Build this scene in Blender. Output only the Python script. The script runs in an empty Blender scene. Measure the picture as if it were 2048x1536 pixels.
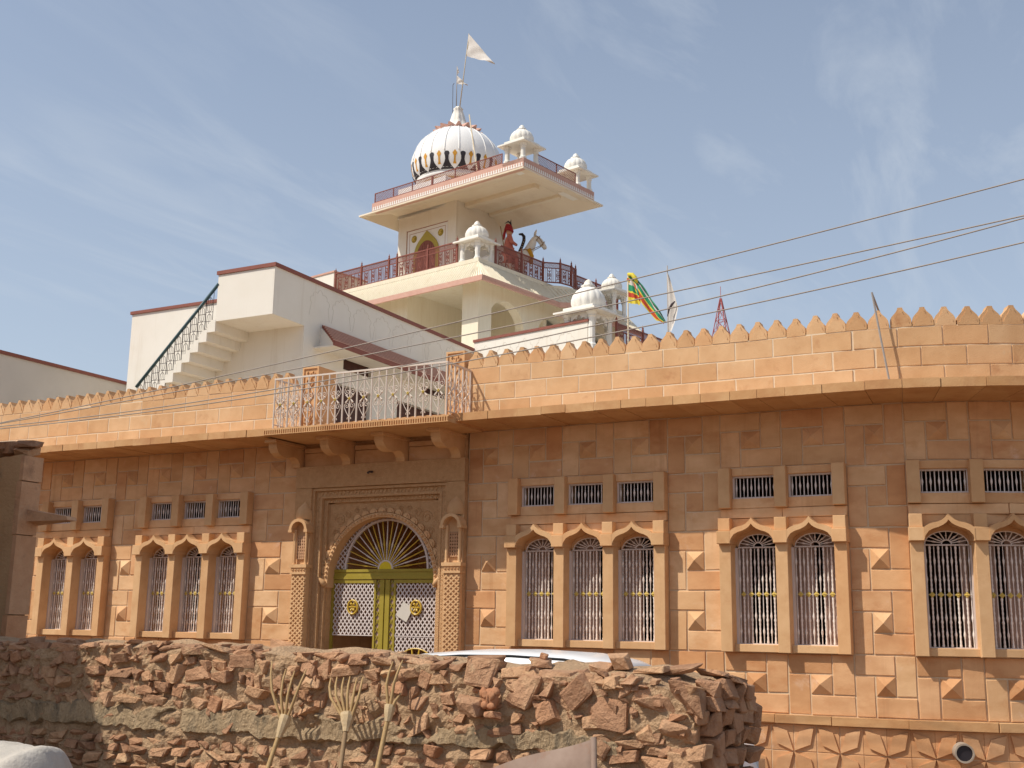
import bpy, bmesh, math, random
from mathutils import Vector, Matrix
random.seed(7)
R = math.radians
S = bpy.context.scene
COL = S.collection
# ------------------------------------------------------------------ camera
# street level is z = -1.75; z = 0 is the sill line of the sandstone mansion, whose front runs along X at y = 0
yaw, pitch, roll = 0.48331, 0.20455, 0.01558
fw = Vector((-math.sin(yaw)*math.cos(pitch), math.cos(yaw)*math.cos(pitch), math.sin(pitch)))
r0 = Vector((math.cos(yaw), math.sin(yaw), 0)); u0 = r0.cross(fw)
rr = math.cos(roll)*r0 + math.sin(roll)*u0
uu = -math.sin(roll)*r0 + math.cos(roll)*u0
cam = bpy.data.objects.new('camera', bpy.data.cameras.new('camera'))
COL.objects.link(cam)
cam.matrix_world = Matrix(((rr.x, uu.x, -fw.x, 0.0), (rr.y, uu.y, -fw.y, -15.98921), (rr.z, uu.z, -fw.z, 0.30549), (0, 0, 0, 1)))
cam.data.sensor_width = 36; cam.data.lens = 2330/2048*36
cam.data.clip_start = 0.1; cam.data.clip_end = 3000
S.camera = cam
S.view_settings.view_transform = 'Standard'; S.view_settings.look = 'None'
S.view_settings.exposure = 0.0; S.view_settings.gamma = 1.0; S.view_settings.use_curve_mapping = False
# ------------------------------------------------------------------ sky and sun
LIGHT = Vector((0.9, 1.0, -1.68)).normalized()          # the way sunlight travels
SUN_EL = math.asin(-LIGHT.z)
W = bpy.data.worlds.new('World'); S.world = W; W.use_nodes = True
nt = W.node_tree; N = nt.nodes; N.clear(); LK = nt.links
sky = N.new('ShaderNodeTexSky'); sky.sky_type = 'NISHITA'; sky.sun_disc = False
sky.sun_elevation = SUN_EL; sky.sun_rotation = math.atan2(-LIGHT.x, -LIGHT.y)
sky.altitude = 230; sky.air_density = 1.0; sky.dust_density = 1.3; sky.ozone_density = 1.0
bg = N.new('ShaderNodeBackground'); bg.inputs['Strength'].default_value = 0.132
out = N.new('ShaderNodeOutputWorld')
# thin wind-drawn cirrus over the whole dome
tc = N.new('ShaderNodeTexCoord')
sep = N.new('ShaderNodeSeparateXYZ'); LK.new(tc.outputs['Generated'], sep.inputs[0])
zc = N.new('ShaderNodeMath'); zc.operation = 'MAXIMUM'; zc.inputs[1].default_value = 0.06; LK.new(sep.outputs['Z'], zc.inputs[0])
dv = N.new('ShaderNodeVectorMath'); dv.operation = 'DIVIDE'
cz = N.new('ShaderNodeCombineXYZ')
for i in range(3): LK.new(zc.outputs[0], cz.inputs[i])
LK.new(tc.outputs['Generated'], dv.inputs[0]); LK.new(cz.outputs[0], dv.inputs[1])
mp = N.new('ShaderNodeMapping'); mp.inputs['Rotation'].default_value = (0, 0, R(38)); mp.inputs['Scale'].default_value = (2.6, 0.62, 1)
LK.new(dv.outputs[0], mp.inputs['Vector'])
n1 = N.new('ShaderNodeTexNoise'); n1.inputs['Scale'].default_value = 1.5; n1.inputs['Detail'].default_value = 9; n1.inputs['Roughness'].default_value = 0.62; n1.inputs['Distortion'].default_value = 0.55
LK.new(mp.outputs[0], n1.inputs['Vector'])
n2 = N.new('ShaderNodeTexNoise'); n2.inputs['Scale'].default_value = 0.55; n2.inputs['Detail'].default_value = 3
LK.new(dv.outputs[0], n2.inputs['Vector'])
mr = N.new('ShaderNodeMapRange'); mr.inputs['From Min'].default_value = 0.47; mr.inputs['From Max'].default_value = 0.80; LK.new(n1.outputs['Fac'], mr.inputs['Value'])
m2 = N.new('ShaderNodeMapRange'); m2.inputs['From Min'].default_value = 0.36; m2.inputs['From Max'].default_value = 0.66; LK.new(n2.outputs['Fac'], m2.inputs['Value'])
mm = N.new('ShaderNodeMath'); mm.operation = 'MULTIPLY'; LK.new(mr.outputs[0], mm.inputs[0]); LK.new(m2.outputs[0], mm.inputs[1])
m3 = N.new('ShaderNodeMath'); m3.operation = 'MULTIPLY'; m3.inputs[1].default_value = 0.44; LK.new(mm.outputs[0], m3.inputs[0])
m4 = N.new('ShaderNodeMath'); m4.operation = 'ADD'; m4.use_clamp = True; LK.new(m3.outputs[0], m4.inputs[0])
hz = N.new('ShaderNodeMapRange'); hz.inputs['From Min'].default_value = 0.0; hz.inputs['From Max'].default_value = 0.55; hz.inputs['To Min'].default_value = 0.60; hz.inputs['To Max'].default_value = 0.26
LK.new(sep.outputs['Z'], hz.inputs['Value']); LK.new(hz.outputs[0], m4.inputs[1])
mix = N.new('ShaderNodeMix'); mix.data_type = 'RGBA'
LK.new(m4.outputs[0], mix.inputs['Factor']); LK.new(sky.outputs[0], mix.inputs['A'])
mix.inputs['B'].default_value = (4.75, 5.2, 5.75, 1)
LK.new(mix.outputs['Result'], bg.inputs['Color']); LK.new(bg.outputs[0], out.inputs['Surface'])
sun = bpy.data.objects.new('sun', bpy.data.lights.new('sun', 'SUN')); COL.objects.link(sun)
sun.data.energy = 4.35; sun.data.angle = R(0.53); sun.data.color = (1.0, 0.94, 0.83)
sun.rotation_euler = LIGHT.to_track_quat('-Z', 'Y').to_euler(); sun.location = (-20, -30, 40)

# ------------------------------------------------------------------ materials
def rgb(*c): return (c[0], c[1], c[2], 1)
MATS = {}
def mat(name, c1, c2=None, scale=3.0, rough=0.85, rnd=0.0, hue=None, bump=0.0, bscale=40.0, detail=5, stretch=None, spec=0.3,
        metal=0.0, stain=None, stain_scale=1.2, stain_lo=0.55, stain_hi=0.75, local=False, bdist=0.01, stain2=None, s2_scale=2.0, s2_lo=0.6, s2_hi=0.75, streak=None):
    m = bpy.data.materials.new(name); m.use_nodes = True
    t = m.node_tree; n = t.nodes; L = t.links
    b = n['Principled BSDF']; b.inputs['Roughness'].default_value = rough; b.inputs['Metallic'].default_value = metal
    b.inputs['Specular IOR Level'].default_value = spec
    c2 = c2 or c1
    if local:
        g = n.new('ShaderNodeTexCoord').outputs['Object']
    else:
        g = n.new('ShaderNodeNewGeometry').outputs['Position']
    if stretch:
        mp = n.new('ShaderNodeMapping'); mp.inputs['Scale'].default_value = stretch; L.new(g, mp.inputs['Vector']); gv = mp.outputs[0]
    else: gv = g
    nz = n.new('ShaderNodeTexNoise'); nz.inputs['Scale'].default_value = scale; nz.inputs['Detail'].default_value = detail; nz.inputs['Roughness'].default_value = 0.6
    L.new(gv, nz.inputs['Vector'])
    mr = n.new('ShaderNodeMapRange'); mr.inputs['From Min'].default_value = 0.3; mr.inputs['From Max'].default_value = 0.7
    L.new(nz.outputs['Fac'], mr.inputs['Value'])
    mx = n.new('ShaderNodeMix'); mx.data_type = 'RGBA'
    mx.inputs['A'].default_value = rgb(*c1); mx.inputs['B'].default_value = rgb(*c2)
    L.new(mr.outputs[0], mx.inputs['Factor']); col = mx.outputs['Result']
    if stain:
        n3 = n.new('ShaderNodeTexNoise'); n3.inputs['Scale'].default_value = stain_scale; n3.inputs['Detail'].default_value = 7; n3.inputs['Roughness'].default_value = 0.65
        L.new(gv, n3.inputs['Vector'])
        r3 = n.new('ShaderNodeMapRange'); r3.inputs['From Min'].default_value = stain_lo; r3.inputs['From Max'].default_value = stain_hi
        L.new(n3.outputs['Fac'], r3.inputs['Value'])
        x3 = n.new('ShaderNodeMix'); x3.data_type = 'RGBA'; x3.inputs['B'].default_value = rgb(*stain)
        L.new(r3.outputs[0], x3.inputs['Factor']); L.new(col, x3.inputs['A']); col = x3.outputs['Result']
    for c_, sc_, lo_, hi_, st_ in ([(stain2, s2_scale, s2_lo, s2_hi, (1, 1, 1))] if stain2 else [])+([(streak, 1.0, 0.56, 0.86, (4.5, 4.5, 0.22))] if streak else []):
        m5 = n.new('ShaderNodeMapping'); m5.inputs['Scale'].default_value = st_; m5.inputs['Location'].default_value = (7.3, 2.1, 4.4); L.new(g, m5.inputs['Vector'])
        n5 = n.new('ShaderNodeTexNoise'); n5.inputs['Scale'].default_value = sc_; n5.inputs['Detail'].default_value = 8; n5.inputs['Roughness'].default_value = 0.7; n5.inputs['Distortion'].default_value = 0.4
        L.new(m5.outputs[0], n5.inputs['Vector'])
        r5 = n.new('ShaderNodeMapRange'); r5.inputs['From Min'].default_value = lo_; r5.inputs['From Max'].default_value = hi_; L.new(n5.outputs['Fac'], r5.inputs['Value'])
        x5 = n.new('ShaderNodeMix'); x5.data_type = 'RGBA'; x5.inputs['B'].default_value = rgb(*c_)
        L.new(r5.outputs[0], x5.inputs['Factor']); L.new(col, x5.inputs['A']); col = x5.outputs['Result']
    if hue or rnd:
        oi = n.new('ShaderNodeObjectInfo')
        if hue:
            cr = n.new('ShaderNodeValToRGB'); e = cr.color_ramp.elements
            for i, (pos, c) in enumerate(hue):
                el = e[i] if i < 2 else e.new(pos)
                el.position = pos; el.color = rgb(*c)
            L.new(oi.outputs['Random'], cr.inputs['Fac'])
            x4 = n.new('ShaderNodeMix'); x4.data_type = 'RGBA'; x4.blend_type = 'MULTIPLY'; x4.inputs['Factor'].default_value = 1
            L.new(col, x4.inputs['A']); L.new(cr.outputs['Color'], x4.inputs['B']); col = x4.outputs['Result']
    L.new(col, b.inputs['Base Color'])
    if bump:
        nb = n.new('ShaderNodeTexNoise'); nb.inputs['Scale'].default_value = bscale; nb.inputs['Detail'].default_value = 6; nb.inputs['Roughness'].default_value = 0.65
        L.new(gv if stretch else g, nb.inputs['Vector'])
        bp = n.new('ShaderNodeBump'); bp.inputs['Strength'].default_value = bump; bp.inputs['Distance'].default_value = bdist
        L.new(nb.outputs['Fac'], bp.inputs['Height']); L.new(bp.outputs[0], b.inputs['Normal'])
    MATS[name] = m
    return m
HUE = [(0.0, (0.88, 0.81, 0.74)), (0.3, (0.99, 0.95, 0.90)), (0.55, (1.02, 1.01, 1.0)), (0.8, (1.07, 1.09, 1.12)), (1.0, (1.0, 0.89, 0.79))]
HUE2 = [(0.0, (0.93, 0.89, 0.84)), (0.4, (1.0, 1.0, 1.0)), (0.8, (1.05, 1.07, 1.08)), (1.0, (1.02, 0.92, 0.84))]
mat('sandstone', (0.62, 0.360, 0.178), (0.77, 0.495, 0.275), scale=2.2, stretch=(1, 1, 1.8), hue=HUE, bump=0.45, bscale=60, bdist=0.012, stain=(0.56, 0.265, 0.105), stain_scale=1.7, stain_lo=0.55, stain_hi=0.80, stain2=(0.78, 0.57, 0.41), s2_scale=2.4, s2_lo=0.62, s2_hi=0.82, streak=(0.52, 0.27, 0.125))
mat('sandstone_red', (0.56, 0.290, 0.135), (0.71, 0.415, 0.215), scale=2.2, stretch=(1, 1, 1.8), hue=HUE, bump=0.45, bscale=60, bdist=0.012, stain=(0.50, 0.215, 0.085), stain_scale=1.7, stain_lo=0.55, stain_hi=0.80, stain2=(0.76, 0.55, 0.42), s2_scale=2.4, s2_lo=0.60, s2_hi=0.78, streak=(0.46, 0.225, 0.105))
mat('sandstone_parapet', (0.57, 0.340, 0.172), (0.68, 0.44, 0.242), scale=3.0, hue=HUE, bump=0.45, bscale=70, bdist=0.012, stain=(0.44, 0.215, 0.10), stain_scale=3.5, stain_lo=0.58, stain_hi=0.80, stain2=(0.60, 0.44, 0.27), s2_scale=4.0, s2_lo=0.60, s2_hi=0.8)
mat('sandstone_dressed', (0.60, 0.350, 0.170), (0.69, 0.43, 0.225), scale=4, hue=HUE2, bump=0.35, bscale=120, stain=(0.52, 0.26, 0.112), stain_scale=2.5, stain_lo=0.56, stain_hi=0.85, streak=(0.50, 0.265, 0.125))
mat('sandstone_cornice', (0.54, 0.29, 0.125), (0.62, 0.37, 0.18), scale=3, hue=HUE2, bump=0.4, bscale=50, stain=(0.44, 0.20, 0.085), stain_scale=2.0, stain_lo=0.5, stain_hi=0.8)
mat('sandstone_carved', (0.56, 0.32, 0.150), (0.66, 0.40, 0.205), scale=14, hue=HUE2, bump=0.9, bscale=55, bdist=0.03)
mat('mortar_pale', (0.66, 0.52, 0.36), (0.74, 0.61, 0.45), scale=30, rough=0.95, bump=0.3, bscale=90)
mat('mortar_joint', (0.62, 0.44, 0.27), (0.70, 0.52, 0.34), scale=30, rough=0.95, bump=0.3, bscale=90)
mat('white_plaster', (0.77, 0.715, 0.62), (0.81, 0.76, 0.675), scale=1.4, bump=0.2, bscale=60, stain=(0.67, 0.60, 0.49), stain_scale=0.9, stain_lo=0.55, stain_hi=0.9, streak=(0.62, 0.54, 0.43))
mat('cream_plaster', (0.74, 0.66, 0.50), (0.80, 0.73, 0.58), scale=2.0, bump=0.12, bscale=60, stretch=(5, 5, 0.5), stain=(0.60, 0.47, 0.28), stain_scale=1.0, stain_lo=0.56, stain_hi=0.85)
mat('ceiling_cream', (0.78, 0.67, 0.52), (0.82, 0.72, 0.57), scale=1.2, bump=0.1, bscale=50, stain=(0.68, 0.55, 0.40), stain_scale=1.0, stain_lo=0.5, stain_hi=0.8)
mat('grey_plaster', (0.60, 0.55, 0.48), (0.66, 0.61, 0.54), scale=1.2, bump=0.15, bscale=50)
mat('white_marble', (0.80, 0.78, 0.75), (0.84, 0.82, 0.79), scale=2.0, rough=0.55, bump=0.05, bscale=60, stain=(0.70, 0.64, 0.54), stain_scale=2.2, stain_lo=0.60, stain_hi=0.9)
mat('chhatri_white', (0.78, 0.74, 0.66), (0.83, 0.80, 0.74), scale=3, bump=0.15, bscale=50, stain=(0.60, 0.51, 0.36), stain_scale=2.4, stain_lo=0.58, stain_hi=0.85)
mat('maroon', (0.235, 0.075, 0.052), (0.27, 0.092, 0.064), scale=5, rough=0.6, bump=0.1, bscale=60)
mat('maroon_iron', (0.22, 0.066, 0.046), (0.26, 0.085, 0.058), scale=8, rough=0.5)
mat('pink_band', (0.56, 0.32, 0.25), (0.62, 0.38, 0.30), scale=6)
mat('dark_iron', (0.055, 0.040, 0.036), (0.075, 0.05, 0.045), rough=0.5)
mat('teal_rail', (0.045, 0.085, 0.095), (0.06, 0.11, 0.12), rough=0.4)
mat('cream_iron', (0.66, 0.545, 0.45), (0.72, 0.61, 0.52), scale=12, rough=0.5, stain=(0.30, 0.16, 0.10), stain_scale=8, stain_lo=0.64, stain_hi=0.72)
mat('grille_iron', (0.80, 0.70, 0.63), (0.86, 0.77, 0.71), scale=12, rough=0.5, stain=(0.45, 0.32, 0.25), stain_scale=9, stain_lo=0.62, stain_hi=0.75)
mat('gold', (0.56, 0.40, 0.08), (0.62, 0.46, 0.12), rough=0.5)
mat('gold_leaf', (0.56, 0.36, 0.04), (0.62, 0.42, 0.06), rough=0.4)
mat('gate_green', (0.33, 0.25, 0.03), (0.38, 0.29, 0.045), scale=6, rough=0.5)
mat('gate_yellow', (0.72, 0.55, 0.02), rough=0.5)
mat('gate_white', (0.62, 0.53, 0.50), (0.68, 0.60, 0.56), rough=0.5)
mat('lilac_paint', (0.62, 0.53, 0.48), (0.68, 0.59, 0.54), rough=0.6)
mat('dark_wood', (0.065, 0.022, 0.016), (0.09, 0.032, 0.022), scale=3, stretch=(6, 6, 0.6), rough=0.6)
mat('shutter_wood', (0.44, 0.29, 0.225), (0.52, 0.36, 0.29), scale=3, stretch=(8, 8, 0.7), rough=0.7)
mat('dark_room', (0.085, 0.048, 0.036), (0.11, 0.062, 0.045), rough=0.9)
mat('black_paint', (0.032, 0.026, 0.03), rough=0.5)
mat('orange_paint', (0.62, 0.30, 0.035), rough=0.6)
mat('gold_ring', (0.55, 0.33, 0.12), (0.66, 0.42, 0.2), scale=20)
mat('line_paint', (0.66, 0.60, 0.52))
mat('olive_paint', (0.42, 0.33, 0.06), rough=0.6)
mat('red_brown_line', (0.38, 0.18, 0.12))
mat('rock', (0.40, 0.225, 0.130), (0.55, 0.335, 0.205), scale=9, hue=[(0.0, (0.70, 0.64, 0.60)), (0.25, (0.95, 0.86, 0.80)), (0.55, (1.05, 1.02, 0.97)), (0.8, (1.22, 1.22, 1.12)), (1.0, (1.0, 0.84, 0.76))], bump=1.0, bscale=26, bdist=0.035, stain=(0.66, 0.46, 0.28), stain_scale=6, stain_lo=0.55, stain_hi=0.75, stain2=(0.28, 0.14, 0.082), s2_scale=11, s2_lo=0.60, s2_hi=0.75)
mat('mud_mortar', (0.47, 0.295, 0.165), (0.61, 0.41, 0.245), scale=9, rough=0.97, bump=1.0, bscale=34, bdist=0.05, stain=(0.34, 0.205, 0.115), stain_scale=9, stain_lo=0.56, stain_hi=0.75)
mat('lime_plaster', (0.40, 0.28, 0.16), (0.53, 0.38, 0.23), scale=7, rough=0.97, bump=1.0, bscale=30, bdist=0.04, stretch=(1.6, 1.6, .6), stain=(0.19, 0.15, 0.10), stain_scale=5, stain_lo=0.50, stain_hi=0.68)
mat('old_plaster', (0.46, 0.29, 0.155), (0.54, 0.36, 0.20), scale=3, rough=0.95, bump=0.6, bscale=25, bdist=0.02, stain=(0.11, 0.085, 0.065), stain_scale=1.6, stain_lo=0.55, stain_hi=0.72)
mat('quoin', (0.50, 0.275, 0.15), (0.60, 0.36, 0.21), scale=5, bump=0.8, bscale=30, bdist=0.02, hue=HUE2, stain=(0.30, 0.17, 0.10), stain_scale=3)
mat('fork_wood', (0.36, 0.225, 0.095), (0.48, 0.32, 0.15), scale=10, stretch=(8, 8, 1), rough=0.7, bump=0.4, bscale=30)
mat('fork_dark', (0.26, 0.165, 0.085), (0.33, 0.22, 0.12), scale=10, stretch=(8, 8, 1), rough=0.7, bump=0.4, bscale=30)
mat('cord', (0.50, 0.36, 0.20), (0.58, 0.44, 0.27), scale=40, bump=0.5, bscale=90)
mat('idol', (0.36, 0.155, 0.075), (0.45, 0.22, 0.115), scale=14, bump=0.5, bscale=50)
mat('car_white', (0.80, 0.80, 0.80), rough=0.2, spec=0.6)
mat('car_glass', (0.03, 0.035, 0.04), rough=0.08, spec=0.6)
mat('tyre', (0.02, 0.02, 0.02), rough=0.9)
mat('chrome', (0.6, 0.6, 0.6), rough=0.25, metal=1.0)
mat('lamp_red', (0.5, 0.02, 0.02), rough=0.2)
mat('sheet_metal', (0.22, 0.15, 0.115), (0.29, 0.21, 0.165), scale=5, spec=0.15, rough=0.75, metal=0.0, bump=0.15, bscale=20, stain=(0.24, 0.12, 0.07), stain_scale=4, stain_lo=0.52, stain_hi=0.7)
mat('cloth_white', (0.47, 0.425, 0.365), (0.55, 0.50, 0.44), scale=4, rough=0.9, bump=0.6, bscale=45, bdist=0.015)
mat('wire', (0.30, 0.25, 0.21), (0.36, 0.30, 0.25), rough=0.6)
mat('steel_pole', (0.30, 0.27, 0.25), (0.38, 0.34, 0.31), rough=0.5, scale=10)
mat('bamboo', (0.52, 0.42, 0.28), (0.58, 0.48, 0.34), rough=0.7, scale=8)
mat('flag_white', (0.56, 0.52, 0.48), (0.64, 0.60, 0.56), rough=0.9)
mat('flag_green', (0.03, 0.27, 0.13), rough=0.8)
mat('flag_red', (0.50, 0.065, 0.03), rough=0.8)
mat('flag_yellow', (0.68, 0.56, 0.06), rough=0.7)
mat('flag_dark', (0.07, 0.05, 0.055), rough=0.8)
mat('red_steel', (0.42, 0.10, 0.09), (0.50, 0.16, 0.15), rough=0.6)
mat('horse_white', (0.70, 0.67, 0.63), (0.76, 0.73, 0.69), rough=0.5)
mat('skin_paint', (0.56, 0.30, 0.20), rough=0.5)
mat('coat_red', (0.46, 0.13, 0.10), (0.54, 0.19, 0.15), scale=8, rough=0.6)
mat('turban_red', (0.30, 0.018, 0.022), rough=0.6)
mat('black_gloss', (0.03, 0.025, 0.03), rough=0.4)
mat('garland', (0.62, 0.36, 0.03), (0.55, 0.24, 0.03), scale=25, rough=0.8)
mat('pipe', (0.36, 0.29, 0.22), (0.44, 0.36, 0.28), scale=8, rough=0.7)
mat('ground', (0.19, 0.118, 0.068), (0.25, 0.16, 0.095), scale=0.6, rough=0.97, bump=0.5, bscale=12, bdist=0.02, stain=(0.15, 0.095, 0.055), stain_scale=0.3)
mat('terrace', (0.60, 0.50, 0.38), (0.66, 0.56, 0.44), scale=1.0, rough=0.9)
mat('white_oval', (0.80, 0.76, 0.70), rough=0.6)

# ------------------------------------------------------------------ helpers
WM = {}
def link(o, parent=None, M=None):
    COL.objects.link(o)
    M = M if M is not None else Matrix.Identity(4)
    o.matrix_basis = M
    WM[o.name] = M
    if parent is not None:
        o.parent = parent; o.matrix_parent_inverse = WM[parent.name].inverted()
    return o
def thing(name, label, cat, loc=(0, 0, 0), group=None):
    o = bpy.data.objects.new(name, None); link(o, None, Matrix.Translation(Vector(loc)))
    o.empty_display_size = 0.2
    return tag(o, label, cat, group)
def tag(o, label, cat, group=None):
    o['label'] = label; o['category'] = cat
    if group: o['group'] = group
    return o
def group_part(name, parent, loc=(0, 0, 0)):
    o = bpy.data.objects.new(name, None); o.empty_display_size = 0.1
    return link(o, parent, Matrix.Translation(Vector(loc)))
def obj(name, mesh, parent=None, M=None):
    return link(bpy.data.objects.new(name, mesh), parent, M)
class MB:
    def __init__(s, name='mesh'): s.v = []; s.f = []; s.mi = []; s.name = name; s.cur = 0; s.sm = False
    def add(s, vs, fs):
        o = len(s.v); s.v += [tuple(v) for v in vs]
        for f in fs: s.f.append([i+o for i in f]); s.mi.append(s.cur)
        return s
    def box(s, x0, x1, y0, y1, z0, z1):
        return s.add([(x0,y0,z0),(x1,y0,z0),(x1,y1,z0),(x0,y1,z0),(x0,y0,z1),(x1,y0,z1),(x1,y1,z1),(x0,y1,z1)],
                     [(0,3,2,1),(4,5,6,7),(0,1,5,4),(1,2,6,5),(2,3,7,6),(3,0,4,7)])
    def hexa(s, p):   # 8 corners, bottom loop ccw then top loop
        return s.add(p, [(0,3,2,1),(4,5,6,7),(0,1,5,4),(1,2,6,5),(2,3,7,6),(3,0,4,7)])
    def block(s, x0, x1, y0, y1, z0, z1, c=0.006):   # chamfered front face at y0
        return s.add([(x0,y1,z0),(x1,y1,z0),(x1,y1,z1),(x0,y1,z1),(x0,y0+c,z0),(x1,y0+c,z0),(x1,y0+c,z1),(x0,y0+c,z1),
                      (x0+c,y0,z0+c),(x1-c,y0,z0+c),(x1-c,y0,z1-c),(x0+c,y0,z1-c)],
                     [(0,1,5,4),(1,2,6,5),(2,3,7,6),(3,0,4,7),(4,5,9,8),(5,6,10,9),(6,7,11,10),(7,4,8,11),(8,9,10,11),(3,2,1,0)])
    def prism(s, prof, y0, y1):   # polygon in xz, ccw seen from -y
        n = len(prof)
        vs = [(x, y0, z) for x, z in prof] + [(x, y1, z) for x, z in prof]
        return s.add(vs, [tuple(range(n)), tuple(range(2*n-1, n-1, -1))] + [((i+1) % n, i, i+n, (i+1) % n+n) for i in range(n)])
    def band(s, a, b, y0, y1, closed=False):   # strip between two xz polylines, with thickness
        n = len(a)
        vs = [(x, y0, z) for x, z in a] + [(x, y0, z) for x, z in b] + [(x, y1, z) for x, z in a] + [(x, y1, z) for x, z in b]
        fs = []
        for i in range(n-1 if not closed else n):
            j = (i+1) % n
            fs += [(i, j, n+j, n+i), (2*n+j, 2*n+i, 3*n+i, 3*n+j), (j, i, 2*n+i, 2*n+j), (n+i, n+j, 3*n+j, 3*n+i)]
        if not closed: fs += [(0, n, 3*n, 2*n), (n-1, 3*n-1, 4*n-1, 2*n-1)]
        return s.add(vs, fs)
    def tube(s, pts, r, n=6, cap=True):
        pts = [Vector(p) for p in pts]; m = len(pts)
        rs = r if isinstance(r, (list, tuple)) else [r]*m
        vs = []; prev = None
        for i, p in enumerate(pts):
            t = (pts[min(i+1, m-1)] - pts[max(i-1, 0)])
            if t.length < 1e-9: t = Vector((0, 0, 1))
            t.normalize()
            if prev is None:
                a = Vector((0, 0, 1)) if abs(t.z) < 0.9 else Vector((1, 0, 0))
                x = t.cross(a).normalized()
            else:
                x = (prev - t*prev.dot(t)); x = x.normalized() if x.length > 1e-6 else t.orthogonal().normalized()
            y = t.cross(x); prev = x
            for k in range(n):
                an = 2*math.pi*k/n
                vs.append(p + (x*math.cos(an) + y*math.sin(an))*rs[i])
        fs = [(i*n+k, i*n+(k+1) % n, (i+1)*n+(k+1) % n, (i+1)*n+k) for i in range(m-1) for k in range(n)]
        if cap: fs += [tuple(range(n-1, -1, -1)), tuple(range((m-1)*n, m*n))]
        return s.add(vs, fs)
    def lathe(s, prof, n=16, c=(0, 0, 0), a0=0.0, a1=2*math.pi, f=None):   # prof [(r,z)]
        full = abs(a1-a0-2*math.pi) < 1e-6; k = n if full else n+1; vs = []
        for r, z in prof:
            for i in range(k):
                a = a0+(a1-a0)*i/n; q = r*(f(a, z) if f else 1)
                vs.append((c[0]+q*math.cos(a), c[1]+q*math.sin(a), c[2]+z))
        fs = []
        for j in range(len(prof)-1):
            for i in range(n):
                i2 = (i+1) % k
                fs.append((j*k+i, j*k+i2, (j+1)*k+i2, (j+1)*k+i))
        if full:
            if prof[0][0] > 1e-4: fs.append(tuple(range(k-1, -1, -1)))
            if prof[-1][0] > 1e-4: fs.append(tuple(range((len(prof)-1)*k, len(prof)*k)))
        return s.add(vs, fs)
    def mesh(s, *mats, smooth=False, M=None):
        me = bpy.data.meshes.new(s.name)
        vs = [M @ Vector(v) for v in s.v] if M is not None else s.v
        me.from_pydata(vs, [], s.f)
        for m in mats: me.materials.append(MATS[m])
        if len(mats) > 1: me.polygons.foreach_set('material_index', s.mi)
        if smooth: me.polygons.foreach_set('use_smooth', [True]*len(me.polygons))
        me.update()
        return me
def T(x, y, z): return Matrix.Translation(Vector((x, y, z)))
def RZ(a): return Matrix.Rotation(a, 4, 'Z')
CACHE = {}
def cached(key, fn):
    if key not in CACHE: CACHE[key] = fn()
    return CACHE[key]
def arc(cx, cz, r, a0, a1, n, rz=None):
    rz = rz or r
    return [(cx+r*math.cos(R(a0+(a1-a0)*i/n)), cz+rz*math.sin(R(a0+(a1-a0)*i/n))) for i in range(n+1)]
def lattice(mb, x0, x1, z0, z1, pitch, w, y0, y1, ang=45, both=True, inside=None):
    """crossed diagonal slats clipped to a rectangle (or to inside(x,z))"""
    for sg in ((1, -1) if both else (1,)):
        c, s_ = math.cos(R(ang)), math.sin(R(ang))*sg
        cx, cz = (x0+x1)/2, (z0+z1)/2; L = math.hypot(x1-x0, z1-z0)/2
        nx, nz = -s_, c
        k = int(L/pitch)+1
        for i in range(-k, k+1):
            px, pz = cx+nx*i*pitch, cz+nz*i*pitch
            lo, hi = -L*1.2, L*1.2
            for d, p_, a, b in ((c, px, x0, x1), (s_, pz, z0, z1)):
                if abs(d) < 1e-9: continue
                ta, tb = (a-p_)/d, (b-p_)/d
                lo = max(lo, min(ta, tb)); hi = min(hi, max(ta, tb))
            if hi-lo < w: continue
            segs = [(lo, hi)]
            if inside:
                segs = []; st = None; m = 60
                for j in range(m+1):
                    t = lo+(hi-lo)*j/m; ok = inside(px+c*t, pz+s_*t)
                    if ok and st is None: st = t
                    if (not ok or j == m) and st is not None:
                        if t-st > w: segs.append((st, t))
                        st = None
            for a, b in segs:
                ax, az, bx, bz = px+c*a, pz+s_*a, px+c*b, pz+s_*b
                hx, hz = nx*w/2, nz*w/2
                yy0, yy1 = (y0, y1) if sg > 0 else (y0+0.003, y1+0.003)
                mb.prism([(ax-hx, az-hz), (bx-hx, bz-hz), (bx+hx, bz+hz), (ax+hx, az+hz)], yy0, yy1)
# ------------------------------------------------------------------ ground
G = -1.75
mb = MB('ground'); n = 24; xs = [-900, -200, -60]+[-40+i*4 for i in range(21)]+[60, 200, 900]
ys = [-300, -80, -40]+[-28+i*4 for i in range(14)]+[60, 200, 1200]
vs = [(x, y, G+(0.03*math.sin(x*.9+y*.7) if abs(x) < 50 and -29 < y < 30 else 0)) for y in ys for x in xs]
k = len(xs)
mb.add(vs, [(j*k+i, j*k+i+1, (j+1)*k+i+1, (j+1)*k+i) for j in range(len(ys)-1) for i in range(k-1)])
g = obj('ground', mb.mesh('ground', smooth=True)); g['kind'] = 'structure'
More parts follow.
